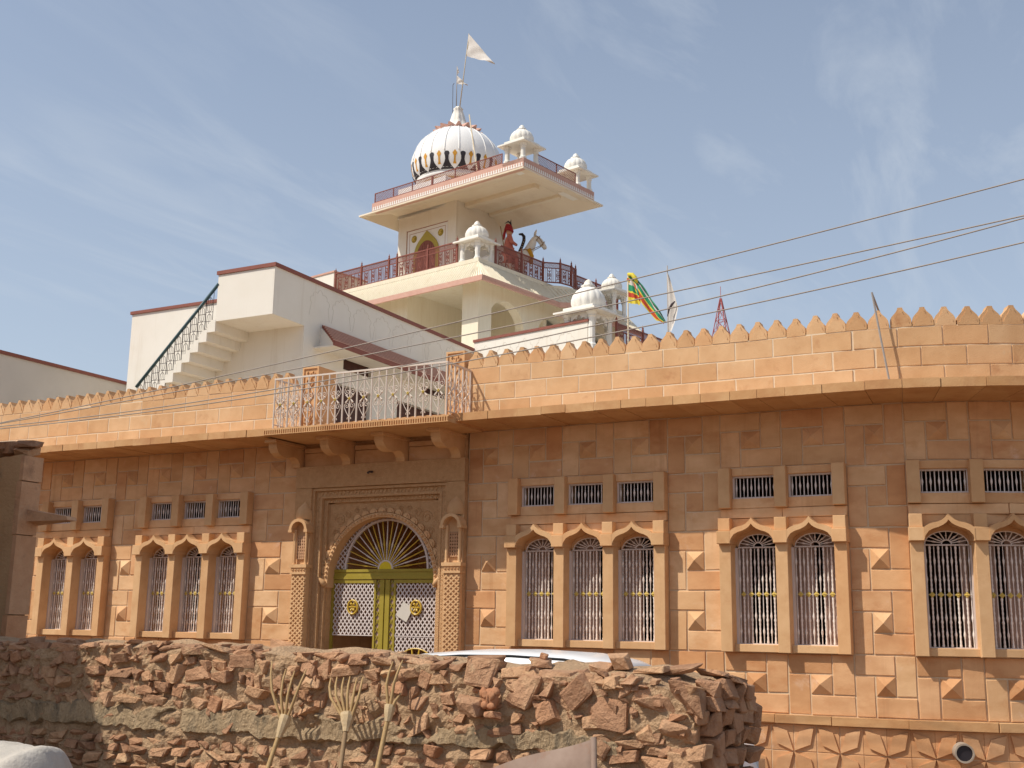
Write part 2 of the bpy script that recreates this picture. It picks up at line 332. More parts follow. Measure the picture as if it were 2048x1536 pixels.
# ------------------------------------------------------------------ sandstone mansion
SC, RC = -3.31, 5.08                       # the front is straight up to s = SC, then bends away on a radius RC
def F(s, d, z):                            # s along the front, d outwards from the pilaster faces
    if s <= SC: return Vector((s, -d, z))
    a = (s-SC)/RC
    return Vector((SC+(RC+d)*math.sin(a), RC-(RC+d)*math.cos(a), z))
def FM(s):
    if s <= SC: return T(s, 0, 0)
    a = (s-SC)/RC
    return T(SC+RC*math.sin(a), RC-RC*math.cos(a), 0) @ RZ(a)
def fbox(mb, s0, s1, y0, y1, z0, z1, step=0.4):   # box that follows the front; y is measured inwards
    n = max(1, int(math.ceil((s1-s0)/step))) if s1 > SC else 1
    for i in range(n):
        a, b = s0+(s1-s0)*i/n, s0+(s1-s0)*(i+1)/n
        mb.hexa([F(a, -y0, z0), F(b, -y0, z0), F(b, -y1, z0), F(a, -y1, z0), F(a, -y0, z1), F(b, -y0, z1), F(b, -y1, z1), F(a, -y1, z1)])
BAY, PW = 0.8, 0.17
H = thing('sandstone_mansion', 'long sandstone mansion front with ogee arched windows and scalloped parapet', 'building', (-10.75, 1.0, G))
SEG = [('gap', -20.30, -19.52), ('gap', -19.52, -18.74), ('win', -18.74, 2), ('gap', -16.968, -16.175), ('win', -16.175, 3), ('gap', -13.605, -12.60),
       ('gate', -12.60, -9.24), ('gap', -9.24, -8.44), ('win', -8.44, 3), ('gap', -5.87, -5.0625), ('win', -5.0625, 2), ('gap', -3.2925, -2.49),
       ('win', -2.49, 3), ('gap', 0.08, 0.88), ('win', 0.88, 2), ('gap', 2.65, 3.45)]
S_END = 3.45
ROW = [0, 0.838, 1.676, 2.515, 3.353]
def wall_piece(k0, k1):
    wall = MB('wall')
    for sg in SEG[k0:k1]:
        a = sg[1]; b = sg[2] if sg[0] != 'win' else a+sg[2]*BAY+PW
        if sg[0] == 'gap': fbox(wall, a, b, 0.172, 0.5, G-0.3, 3.40)
        elif sg[0] == 'win':
            fbox(wall, a, b, 0.172, 0.5, G-0.3, -0.002); fbox(wall, a, b, 0.172, 0.5, 2.53, 3.40)
    return obj('wall', wall.mesh('mortar_joint'), H)
WALL2 = wall_piece(0, 6); WALL = wall_piece(7, 99)
GAP = 0.011
def stone(name, s0, s1, z0, z1, y0=0.16, y1=0.2, m='sandstone', par=None, c=0.006, pyr=0, gap=GAP, tilt=0.012):
    w, h = (s1-s0)*((RC-y0)/RC if s0 > SC else 1)-2*gap, z1-z0-2*gap
    var = random.randrange(4)
    def mk():
        mb = MB(name)
        rv = random.Random(hash((round(w, 3), round(h, 3), var)) & 0xffff); q = 0.005
        if not pyr:
            mb.block(-w/2, w/2, y0, y1, -h/2, h/2, c)
            mb.v = [(x+rv.uniform(-q, q), y+(rv.uniform(-.004, .003)*min(1, tilt/0.012) if y < y1-1e-6 else 0), z+rv.uniform(-q, q)) for x, y, z in mb.v]
        else:
            mb.add([(-w/2, y1, -h/2), (w/2, y1, -h/2), (w/2, y1, h/2), (-w/2, y1, h/2), (-w/2, y0, -h/2), (w/2, y0, -h/2), (w/2, y0, h/2), (-w/2, y0, h/2), (rv.uniform(-.012, .012), y0-pyr*rv.uniform(.86, 1.08), rv.uniform(-.012, .012))],
                   [(0,1,5,4),(1,2,6,5),(2,3,7,6),(3,0,4,7),(4,5,8),(5,6,8),(6,7,8),(7,4,8),(3,2,1,0)])
        return mb.mesh(m)
    me = cached((name, round(w, 3), round(h, 3), y0, y1, m, pyr, var), mk)
    jit = random.uniform(-0.004, 0.003)*min(1, tilt/0.012)
    return obj(name, me, par or (WALL if s0 > -11 else WALL2), FM((s0+s1)/2) @ T(0, jit, (z0+z1)/2) @ Matrix.Rotation(random.uniform(-.006, .006), 4, 'Y') @ Matrix.Rotation(random.uniform(-tilt, tilt), 4, 'X'))
def pinwheel(s0, s1, z0, z1, pyr=True):
    u, v = (s1-s0)/3, (z1-z0)/3
    def pick(): return 'sandstone_red' if random.random() < (0.8 if z0 < -0.5 else 0.6 if s0 > -3.4 else 0.2) else 'sandstone'   # a redder batch of stone was used on the curve and plinth
    for x0, x1, a, b in ((0, 2, 2, 3), (2, 3, 1, 3), (0, 1, 0, 2), (1, 3, 0, 1)):
        stone('stone_block', s0+x0*u, s0+x1*u, z0+a*v, z0+b*v, m=pick())
    if pyr: stone('pyramid_block', s0+u, s0+2*u, z0+v, z0+2*v, pyr=0.085, m=pick())
    else: stone('stone_block', s0+u, s0+2*u, z0+v, z0+2*v, m=pick())
for sg in SEG:
    if sg[0] == 'gap':
        for r in range(4): pinwheel(sg[1], sg[2], ROW[r], ROW[r+1], r != 2)
        pinwheel(sg[1], sg[2], -0.80, 0.0)
    elif sg[0] == 'win':
        n = sg[2]; w = (n*BAY+PW)/n
        for i in range(n):
            pinwheel(sg[1]+i*w, sg[1]+(i+1)*w, ROW[3]+0.04, ROW[4])
            pinwheel(sg[1]+i*w, sg[1]+(i+1)*w, -0.80, 0.0)
# string course and star frieze of the plinth
s = -20.3
while s < S_END-0.1:
    e = min(s+random.uniform(0.75, 1.25), S_END)
    if not (s < -9.26 and e > -12.7):
        stone('string_course', s, e, -0.925, -0.80, y0=0.10, y1=0.2, m='sandstone_cornice', gap=0.004)
    s = e
TW, TH = 0.3045, 0.35
def star_tile(fx, fz):
    mb = MB('star_tile'); w, h = TW/2-0.006, TH/2-0.006
    mb.block(-w, w, 0.165, 0.2, -h, h, 0.004)
    k = [(0.02, 0.02), (0.74, 0.27), (0.90, 0.90), (0.27, 0.74)]
    pts = [(fx*(x-0.5)*TW, fz*(z-0.5)*TH) for x, z in k]
    if fx*fz < 0: pts = pts[::-1]
    mb.prism(pts, 0.135, 0.17)
    return mb.mesh('sandstone_red')
sx = -4.132
for j in range(-16, 24):
    s0 = sx+j*TW
    if s0+TW > S_END: break
    fx = 1 if j % 2 == 0 else -1
    for row in range(2):
        z0 = -0.925-TH*(row+1); fz = 1 if row == 0 else -1
        obj('star_tile', cached(('star', fx, fz), lambda: star_tile(fx, fz)), WALL, FM(s0+TW/2) @ T(0, random.uniform(-.003, .002), z0+TH/2))
# drain pipe stub
mb = MB('drain_pipe')
mb.lathe([(0.118, 0.0), (0.118, 0.30), (0.097, 0.30), (0.097, -0.05)], 28)
Mp = FM(-1.985) @ T(0, 0.2, -1.17) @ Matrix.Rotation(R(90), 4, 'X')
obj('drain_pipe', mb.mesh('pipe', 'black_gloss', smooth=False), H, Mp)
mb = MB('drain_shade_disc'); mb.lathe([(0.0969, 0.27), (0.0, 0.271)], 28)  # black disc near the mouth, painted in for the shade inside the pipe
obj('drain_shade_disc', mb.mesh('black_gloss'), H, Mp)

# ---------------- windows
HX = [0.0, 0.022, 0.066, 0.122, 0.188, 0.244, 0.282, 0.315]
HI = [1.476, 1.545, 1.602, 1.632, 1.652, 1.678, 1.705, 1.745]
OX = [0.0, 0.03, 0.075, 0.125, 0.185, 0.24, 0.28, 0.315]
HO = [1.640, 1.668, 1.694, 1.710, 1.722, 1.748, 1.783, 1.828]
OW = BAY-PW
def sym(xs, zs): return [(x, z) for x, z in zip(xs, zs)]+[(OW-x, z) for x, z in zip(xs[-2::-1], zs[-2::-1])]
ARI, ARO = sym(HX, HI), sym(OX, HO)
def hood_mesh():
    mb = MB('hood'); mb.band(ARI, ARO, -0.07, 0.30); return mb.mesh('sandstone_dressed')
def filler_mesh():
    mb = MB('lunette_plate')
    el = [(OW/2+0.285*math.cos(R(180-180*i/(len(ARI)-1))), 1.425+0.20*math.sin(R(180-180*i/(len(ARI)-1)))) for i in range(len(ARI))]
    mb.band(el, [(x, z+0.01) for x, z in ARI], 0.265, 0.33); return mb.mesh('sandstone_dressed')
def spandrel_mesh():
    mb = MB('spandrel'); mb.band([(x, z-0.01) for x, z in ARO], [(x, 1.83) for x, z in ARO], 0.12, 0.29); return mb.mesh('sandstone')
def thick_bar():
    mb = MB('bar'); z = 0.105; pr = []
    k = 44
    for i in range(k+1):
        zz = 0.105+(1.43-0.105)*i/k; u = i/k
        r = 0.0115+(0.0024 if i % 2 else -0.002)
        for c0 in (0.03, 0.25, 0.47, 0.56, 0.78, 0.97):
            r += 0.005*math.exp(-((u-c0)/0.018)**2)
        pr.append((r, zz))
    mb.lathe(pr, 7); return mb.mesh('grille_iron', smooth=True)
def thin_bar():
    mb = MB('bar'); pr = []; k = 48
    for i in range(k+1):
        u = i/k; r = 0.006
        for c0 in (0.13, 0.29, 0.67, 0.85): r += 0.0105*math.exp(-((u-c0)/0.026)**2)
        pr.append((r, 0.105+(1.43-0.105)*u))
    mb.lathe(pr, 6); return mb.mesh('grille_iron', smooth=True)
def rosette():
    mb = MB('rosette')
    for k in range(4):
        a = R(90*k); mb.lathe([(0.0, -0.012), (0.017, -0.006), (0.0, 0.004)], 8, (0.02*math.cos(a), 0.02*math.sin(a), 0))
    mb.lathe([(0.0, -0.018), (0.014, -0.01), (0.014, 0.004)], 8)
    return mb.mesh('gold', M=Matrix.Rotation(R(-90), 4, 'X'))
def fan_mesh():
    mb = MB('fanlight'); cx, cz = OW/2, 1.447
    mb.tube([(cx+0.062*math.cos(R(a)), 0.27, cz+0.058*math.sin(R(a))) for a in range(0, 181, 15)], 0.009, 5)
    mb.tube([(cx+0.275*math.cos(R(a)), 0.27, cz+0.175*math.sin(R(a))) for a in range(0, 181, 12)], 0.009, 5)
    for k in range(1, 10):
        a = R(18*k); p0 = (cx+0.06*math.cos(a), 0.27, cz+0.056*math.sin(a)); p1 = (cx+0.275*math.cos(a), 0.27, cz+0.175*math.sin(a))
        pm = [(p0[0]+(p1[0]-p0[0])*t, 0.27, p0[2]+(p1[2]-p0[2])*t) for t in (0, .35, .5, .65, 1)]
        mb.tube(pm, [0.006, 0.007, 0.014, 0.007, 0.006] if k % 2 else 0.0085, 5)
    return mb.mesh('grille_iron')
SHUT = {-18.74: [[(0.1, .8)], [(0, 1)]], -16.175: [[(.12, 1)], [(0, .10), (.5, 1)], [(.0, .88)]], -8.44: [[(0, .56)], [(0, .60)], [(0, .44), (.74, 1)]],
        -5.0625: [[(0, .22)], [(0, .40), (.62, 1)]], -2.49: [[(0, .12), (.78, .93)], [(0, .35), (.55, 1)], [(0, .5)]], 0.88: [[(0, .5)], [(.3, 1)]]}
def vent_frame():
    mb = MB('vent_frame'); x0, x1, z0, z1, t = 0.0, OW, 2.115, 2.44, 0.024
    mb.box(x0, x1, 0.165, 0.235, z0, z0+t); mb.box(x0, x1, 0.165, 0.235, z1-t, z1); mb.box(x0, x0+t, 0.168, 0.235, z0+t, z1-t); mb.box(x1-t, x1, 0.168, 0.235, z0+t, z1-t)
    return mb.mesh('lilac_paint')
def vent_bar(swell):
    mb = MB('vent_bar'); pr = []
    for i in range(17):
        u = i/16; pr.append(((0.0055+0.011*math.exp(-((u-0.48)/0.14)**2)) if swell else 0.0085, 2.139+0.277*u))
    mb.lathe(pr, 6); return mb.mesh('grille_iron', smooth=True)
def pbox(key, m, *b, bl=None):
    def mk():
        mb = MB(key)
        for q in b: mb.block(*q, 0.006)
        return mb.mesh(m)
    return cached((key,)+tuple(b), mk)
for sg in SEG:
    if sg[0] != 'win': continue
    s0, n = sg[1], sg[2]; tot = n*BAY+PW
    for i in range(n+1):
        M = FM(s0+i*BAY+PW/2)
        obj('pilaster', pbox('pilaster', 'sandstone_dressed', (-PW/2, PW/2, 0, 0.5, 0.0, 1.476)), H, M)
        cp = obj('pilaster_cap', pbox('pilaster_cap', 'sandstone_dressed', (-PW/2, PW/2, -0.03, 0.3, 1.655, 1.83)), H, M @ T(0, random.uniform(-.004, .004), 0))
        obj('impost', pbox('impost', 'sandstone_dressed', (-PW/2-0.012, PW/2+0.012, -0.073, 0.3, 1.474, 1.652)), H, M)
        obj('vent_pilaster', pbox('vent_pilaster', 'sandstone_dressed', (-PW/2, PW/2, 0.0, 0.4, 1.975, 2.545)), H, M @ T(0, random.uniform(-.004, .004), random.uniform(-.006, .006)))
    for i in range(n):
        x = s0+i*BAY+PW; M = FM(x+OW/2) @ T(-OW/2, 0, 0)
        mb = MB('arched_window')
        def frame():
            mb = MB('arched_window'); t = 0.032
            mb.box(0.0, t, 0.2, 0.36, 0.105, 1.43); mb.box(OW-t, OW, 0.2, 0.36, 0.105, 1.43)
            mb.box(t, OW-t, 0.245, 0.295, 1.428, 1.448); mb.box(t, OW-t, 0.245, 0.30, 0.105, 0.118)
            mb.box(t, OW-t, 0.262, 0.27, 0.785, 0.793)
            return mb.mesh('lilac_paint')
        win = obj('arched_window', cached('awin', frame), H, M)
        obj('sill', pbox('sill', 'sandstone_dressed', (0, OW, 0.085, 0.5, 0.002, 0.105)), win, M)
        obj('hood', cached('hood', hood_mesh), win, M)
        obj('lunette_plate', cached('lun', filler_mesh), win, M)
        obj('spandrel', cached('span', spandrel_mesh), win, M)
        obj('fanlight', cached('fan', fan_mesh), win, M)
        for k in range(11):
            xx = 0.045+(OW-0.09)*k/10
            obj('bar', cached('thick', thick_bar) if k % 2 else cached('thin', thin_bar), win, M @ T(xx, 0.27, 0))
            if k % 2: obj('rosette', cached('ros', rosette), win, M @ T(xx, 0.25, 0.789))
        for a, b in SHUT[s0][i]:
            mb = MB('shutter'); mb.box(OW*a, OW*b, 0.44, 0.475, 0.10, 1.68)
            for zz in (0.2, 0.62, 1.05): mb.box(OW*a+0.03, OW*b-0.03, 0.432, 0.44, zz, zz+0.3)
            obj('shutter', mb.mesh('shutter_wood'), win, M)
        v = obj('vent_window', cached('ventf', vent_frame), H, M)
        for k in range(11):
            obj('vent_bar', cached(('vb', k % 2 == 0), lambda: vent_bar(k % 2 == 0)), v, M @ T(0.045+(OW-0.09)*k/10, 0.2, 0))
        obj('vent_sill', pbox('vsill', 'sandstone', (0, OW, 0.11, 0.4, 1.975, 2.115)), v, M)
        obj('vent_lintel', pbox('vlin', 'sandstone', (0, OW, 0.11, 0.4, 2.44, 2.548)), v, M)
    k = 2
    for i in range(k):
        stone('window_band', s0+tot*i/k, s0+tot*(i+1)/k, 1.832, 1.973, y0=0.105, y1=0.4, par=H, gap=0.003)
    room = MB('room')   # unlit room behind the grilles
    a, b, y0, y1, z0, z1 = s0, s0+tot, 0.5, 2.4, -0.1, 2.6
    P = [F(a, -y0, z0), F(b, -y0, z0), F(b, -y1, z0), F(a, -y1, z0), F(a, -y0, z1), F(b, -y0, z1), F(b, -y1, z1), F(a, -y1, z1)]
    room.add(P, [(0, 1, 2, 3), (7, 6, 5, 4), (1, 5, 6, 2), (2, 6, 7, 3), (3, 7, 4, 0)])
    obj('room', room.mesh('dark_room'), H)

# ---------------- cornice, parapet, roof
CB = MB('cornice'); fbox(CB, -20.3, S_END, -0.83, 0.5, 3.372, 3.465)
CORN = obj('cornice', CB.mesh('mortar_pale'), H)
s = -20.3
while s < S_END-0.05:
    e = min(s+random.uniform(0.36, 0.52), S_END); mb = MB('cornice_slab'); dz = random.uniform(-.006, .004); f = -0.85+random.uniform(-.008, .008)
    fbox(mb, s+0.003, e-0.003, f, 0.22, 3.357+dz, 3.477+dz*0.5, 0.3)
    obj('cornice_slab', mb.mesh('sandstone_cornice'), CORN); s = e
PY = -0.30
PB = MB('parapet')
for a, b in ((-20.3, -12.27), (-9.10, S_END)): fbox(PB, a, b, PY+0.0045, PY+0.17, 3.47, 4.30)
PAR = obj('parapet', PB.mesh('mortar_pale'), H)
def merlon_mesh():
    mb = MB('merlon'); w = 0.135
    def prof(k, zt, zb): 
        h = [(0.0, zt), (0.028, zt-.002), (0.034, zt-0.028), (0.050, zt-0.060), (0.078, zt-0.092), (0.102, zt-0.122), (0.117, zt-0.155), (0.121, zt-0.18)]
        h = [(x*k, z) for x, z in h]
        L = [(-x, z) for x, z in h[::-1]]
        return L[:-1]+h
    full = prof(1.08, 0.27, 0); full = [(-w+0.004, 0.004), ] and full
    P1 = [(-w+0.003, 0.005), (w-0.003, 0.005), (w-0.003, 0.088)]+[(x, z) for x, z in full[::-1]]+[(-w+0.003, 0.088)]
    mb.prism(P1, 0.013, 0.18)
    inner = prof(0.86, 0.222, 0)
    P2 = [(-w+0.003, 0.005), (w-0.003, 0.005), (w-0.003, 0.045)]+[(x, z*1.0) for x, z in inner[::-1]]+[(-w+0.003, 0.045)]
    mb.prism(P2, 0.0, 0.016)
    return mb.mesh('sandstone_parapet')
for (a, b) in ((-20.3, -12.29), (-9.07, S_END)):
    for r, (z0, z1) in enumerate(((3.477, 3.757), (3.757, 4.022), (4.022, 4.29))):
        s = -8.45-0.27*(r % 2)-0.54*30
        while s < b:
            e = s+0.54
            s_, e_ = max(s, a), min(e, b)
            if e_-s_ > 0.05:
                jt = random.uniform(-0.035, 0.035) if False else 0
                stone('parapet_block', s_, e_, z0, z1, y0=PY-0.0, y1=PY+0.03, m='sandstone_parapet', par=PAR, c=0.004, gap=0.0085, tilt=0.003)
            s = e
    s = -8.36-0.268*60
    while s < b-0.1:
        if s > a+0.1:
            obj('merlon', cached('merlon', merlon_mesh), PAR, FM(s) @ T(random.uniform(-.005, .005), PY+random.uniform(-.006, .006), 4.29+random.uniform(-.006, .004)) @ Matrix.Rotation(random.uniform(-.02, .02), 4, 'Y') @ Matrix.Diagonal((random.uniform(.96, 1.0)*(1.055 if s > SC else 1), 1, random.uniform(.95, 1.03), 1)))
        s += 0.268
RF = MB('roof'); fbox(RF, -20.3, S_END, 0.3, 4.6, 3.30, 3.42, 0.5)
RF.box(-20.3, -3.31, 4.6, 10.2, 3.30, 3.42)
obj('roof', RF.mesh('terrace'), H)
SW = MB('side_wall'); SW.box(-20.3, -20.1, 0.5, 3.0, G-.3, 3.3)
obj('side_wall', SW.mesh('sandstone'), H)

# ---------------- balcony
GX = -10.75
bal = obj('balcony_slab', MB('balcony_slab').box(-12.40, -8.90, -1.09, 0.0, 3.312, 3.405).mesh('sandstone_cornice'), H)
for i in range(9):
    a = -12.42+3.54*i/9; mb = MB('fluted_edge'); w = 3.54/9
    mb.box(a+0.002, a+w-0.002, -1.105, -0.95, 3.385, 3.412); mb.box(a+0.002, a+w-0.002, -1.119, -1.0, 3.306, 3.318)
    for k in range(9): mb.box(a+0.006+w*k/9, a+w*(k+0.62)/9, -1.118, -1.085, 3.318, 3.385)
    obj('fluted_edge', mb.mesh('sandstone_cornice'), bal)
def bracket():
    mb = MB('bracket'); w = 0.085
    pr = [(0, 2.925), (.15, 2.925), (.155, 2.99), (.20, 3.045), (.27, 3.075), (.36, 3.08), (.44, 3.045), (.54, 3.03), (.65, 3.05), (.74, 3.10), (.79, 3.17), (.80, 3.225), (.80, 3.255), (.86, 3.275), (.86, 3.309), (0, 3.309)]
    n = len(pr)
    vs = [(-w, 0.17-d, z) for d, z in pr]+[(w, 0.17-d, z) for d, z in pr]
    mb.add(vs, [tuple(range(n-1, -1, -1)), tuple(range(n, 2*n))]+[(i, (i+1) % n, (i+1) % n+n, i+n) for i in range(n)])
    mb.box(-w-0.035, w+0.035, -0.70, 0.15, 3.262, 3.310)
    return mb.mesh('sandstone_dressed')
for x in (-12.60, -11.54, -10.46, -9.40):
    obj('bracket', cached('bracket', bracket), H, T(x, 0, 0))
def scroll_panel():
    mb = MB('scroll_panel')
    def spiral(cx, cz, r0, turns, a0, sg, n=18):
        return [(cx+r0*(1-i/n*0.86)*math.cos(a0+sg*turns*2*math.pi*i/n), 0, cz+r0*(1-i/n*0.86)*math.sin(a0+sg*turns*2*math.pi*i/n)) for i in range(n+1)]
    for up in (1, -1):
        zc = 0.40+up*0.115
        for sx in (1, -1):
            sp = spiral(sx*0.052, zc, 0.050, 1.35, 0 if sx > 0 else math.pi, -up*sx)
            tip = [(sx*0.022, 0, 0.40+up*0.325), (sx*0.038, 0, 0.40+up*0.33), (sx*0.035, 0, 0.40+up*0.312), (sx*0.010, 0, 0.40+up*0.292), (sx*0.06, 0, 0.40+up*0.215), (sx*0.095, 0, 0.40+up*0.150)]
            mb.tube(tip+sp, 0.0058, 5)
            mb.tube([(sx*0.008, -0.008, 0.40), (sx*0.04, -0.008, 0.40+up*0.03), (sx*0.066, -0.008, 0.40+up*0.062)], [0.012, 0.012, 0.017], 5)
            mb.tube([(sx*0.066, -0.008, 0.40+up*0.055), (sx*0.086, -0.008, 0.40+up*0.06)], [0.012, 0.002], 5)
    mb.tube([(0, 0, 0.0), (0, 0, 0.845)], 0.011, 6)
    return mb.mesh('cream_iron')
rail = obj('balcony_railing', MB('balcony_railing').box(-12.29, -8.955, -1.052, -1.028, 4.235, 4.262).box(-12.29, -8.955, -1.052, -1.028, 3.408, 3.424).box(-8.979, -8.955, -1.028, -0.31, 4.235, 4.262).box(-12.29, -12.266, -1.028, -0.31, 4.235, 4.262)
           .box(-8.979, -8.955, -1.028, -0.31, 3.480, 3.494).box(-12.29, -12.266, -1.028, -0.31, 3.480, 3.494).mesh('cream_iron'), H)
def flower():
    mb = MB('gilt_flower')
    for k in range(5): mb.lathe([(0, -0.012), (0.013, 0), (0, 0.012)], 6, (0.014*math.cos(R(72*k)), 0.014*math.sin(R(72*k)), 0))
    return mb.mesh('gold', M=Matrix.Rotation(R(90), 4, 'X'))
post = cached('bpost', lambda: MB('baluster').tube([(0, 0, 0), (0, 0, 0.84)], 0.0135, 6).mesh('cream_iron'))
NB = 12
for i in range(NB+1):
    x = -12.278+(3.311)*i/NB
    obj('baluster', post, rail, T(x, -1.04, 3.41))
    if i < NB:
        x += 3.311/NB/2
        obj('scroll_panel', cached('scroll', scroll_panel), rail, T(x, -1.04, 3.41))
        obj('gilt_flower', cached('flower', flower), rail, T(x, -1.062, 3.81))
for x in (-12.278, -8.967):
    for k in range(1, 4):
        y = -1.04+0.72*k/3
        obj('baluster', post, rail, T(x, y, 3.41)); y -= 0.12
        M = T(x, y, 3.41) @ RZ(R(90))
        obj('scroll_panel', cached('scroll', scroll_panel), rail, M); obj('gilt_flower', cached('flower', flower), rail, T(x, y, 3.81) @ RZ(R(90)))
def carved_pillar():
    mb = MB('balcony_pillar'); w = 0.17
    mb.box(-w, w, 0.022, 0.50, 0, 1.12)
    for a, b, c, d in ((-w, w, 0, 0.03), (-w, w, 1.09, 1.12), (-w, -w+0.03, 0.03, 1.09), (w-0.03, w, 0.03, 1.09)): mb.box(a, b, 0, 0.022, c, d)
    for z in (0.2, 0.42, 0.64, 0.86, 1.0):
        for sx in (-1, 1):
            mb.tube([(0, 0.016, z-0.1), (sx*0.05, 0.012, z-0.04), (sx*0.09, 0.012, z), (sx*0.06, 0.012, z+0.05), (sx*0.03, 0.014, z+0.01)], [0.012, 0.014, 0.016, 0.012, 0.008], 5)
    mb.tube([(0, 0.016, 0.05), (0.02, 0.014, 0.4), (-0.02, 0.014, 0.7), (0, 0.016, 1.02)], 0.013, 5)
    return mb.mesh('sandstone_dressed')
for x in (-12.12, -9.255): obj('balcony_pillar', cached('cpillar', carved_pillar), H, T(x, PY-0.02, 3.477))
# ---------------- gate portal
AX, AZ, AR = -10.92, 1.0, 1.08
L0, L1 = -12.60, -9.24
por = MB('portal')
por.box(L0+0.004, L1-0.004, 0.045, 0.5, 2.56, 2.93)                       # lintel slab
por.box(L0, L0+0.34, 0.06, 0.5, G-.3, 2.556); por.box(L1-0.34, L1, 0.06, 0.5, G-.3, 2.556)   # flanks
por.box(L0+0.02, L1-0.02, 0.15, 0.5, 2.934, 3.40)
PORTAL = obj('portal', por.mesh('sandstone_carved'), H)
for x0, x1 in ((-12.50, -11.64), (-11.44, -10.56), (-10.36, -9.50)):       # panels between the brackets
    obj('panel', MB('panel').block(x0, x1, 0.125, 0.16, 2.94, 3.17).block(x0, x1, 0.11, 0.16, 3.18, 3.26).mesh('sandstone'), PORTAL)
fr = MB('door_frame')
X0, X1 = L0+0.34, L1-0.34
for k, (w, y) in enumerate(((0.045, 0.09), (0.085, 0.15), (0.04, 0.14), (0.07, 0.21))):
    zt = 2.553-sum((0.045, 0.085, 0.04, 0.07)[:k]); xa = X0+sum((0.045, 0.085, 0.04, 0.07)[:k]); xb = X1-sum((0.045, 0.085, 0.04, 0.07)[:k])
    fr.box(xa, xb, y, 0.5, zt-w, zt); fr.box(xa, xa+w, y, 0.5, G-.3, zt-w); fr.box(xb-w, xb, y, 0.5, G-.3, zt-w)
    if k in (1, 3):                                                       # leaf and dart runs on the two wider mouldings
        q = 0.075
        m = int((xb-xa-2*w)/q)
        for i in range(m):
            xx = xa+w+(xb-xa-2*w)*(i+0.5)/m
            fr.prism([(xx-0.03, zt-0.01), (xx, zt-w+0.008), (xx+0.03, zt-0.01)], y-0.012, y+0.01)
        for i in range(44):
            zz = zt-w-0.05-i*q
            for xm in (xa+w/2, xb-w/2): fr.prism([(xm-w*.32, zz), (xm, zz-0.03), (xm+w*.32, zz), (xm, zz+0.03)], y-0.010, y+0.01)
obj('door_frame', fr.mesh('sandstone_carved'), PORTAL)
XA, XB, ZT = X0+0.24, X1-0.24, 2.553-0.24
# carved spandrel over the arch
n = 40; A = arc(AX, AZ, AR+0.0, 180, 0, n)
B = []
for x, z in A:
    dx, dz = x-AX, z-AZ
    t = min((XB-AX)/abs(dx) if abs(dx) > 1e-6 else 9e9, (ZT-AZ)/dz if dz > 1e-6 else 9e9)
    B.append((AX+dx*t, AZ+dz*t))
sp = MB('carved_spandrel'); sp.band(A, B, 0.26, 0.5)
sp.box(XA, AX-AR, 0.26, 0.5, G-.3, AZ); sp.box(AX+AR, XB, 0.26, 0.5, G-.3, AZ)
for sx in (-1, 1):                                                         # vine relief
    for (px, pz, r) in ((0.86, 1.02, .11), (0.70, 1.10, .07), (0.93, 0.78, .08), (0.52, 1.17, .05), (0.99, 0.55, .05), (0.36, 1.18, .04)):
        pts = [(AX+sx*(px+r*(1-i/20*.8)*math.cos(i*.55)), 0.257, AZ+pz+r*(1-i/20*.8)*math.sin(i*.55)) for i in range(19)]
        sp.tube(pts, 0.010, 4)
obj('carved_spandrel', sp.mesh('sandstone_carved'), PORTAL)
ring = MB('arch_moulding')
ring.band(arc(AX, AZ, AR-0.035, 186, -6, 48), arc(AX, AZ, AR+0.04, 186, -6, 48), 0.215, 0.47)
obj('arch_moulding', ring.mesh('sandstone_dressed'), PORTAL)
bead = cached('bead', lambda: MB('arch_bead').lathe([(0, -0.03), (0.018, -0.022), (0.026, 0), (0.026, 0.02)], 8).mesh('sandstone_dressed', smooth=True, M=Matrix.Rotation(R(-90), 4, 'X')))
for i in range(47):
    a = R(4+172*i/46); obj('arch_bead', bead, PORTAL, T(AX+(AR+0.002)*math.cos(a), 0.215, AZ+(AR+0.002)*math.sin(a)))
def petal():
    mb = MB('arch_petal'); pr = arc(0, 0, 0.075, 0, 180, 10)
    mb.prism(pr[::1] + [], -0.035, 0.02)
    mb.prism([(x*.6, z*.6) for x, z in pr], -0.05, -0.03)
    return mb.mesh('sandstone_dressed')
for i in range(21):
    a = 6+168*i/20
    obj('arch_petal', cached('petal', petal), PORTAL, T(AX+(AR+0.05)*math.cos(R(a)), 0.26, AZ+(AR+0.05)*math.sin(R(a))) @ Matrix.Rotation(R(90-a), 4, 'Y'))
for sx in (-1, 1):
    mb = MB('arch_finial'); mb.tube([(0, 0, -0.06), (sx*0.05, -0.02, 0.0), (sx*0.10, -0.04, 0.05), (sx*0.12, -0.04, 0.10)], [0.05, 0.05, 0.035, 0.012], 8)
    obj('arch_finial', mb.mesh('sandstone_dressed', smooth=True), PORTAL, T(AX+sx*(AR-0.0), 0.21, AZ-0.02))
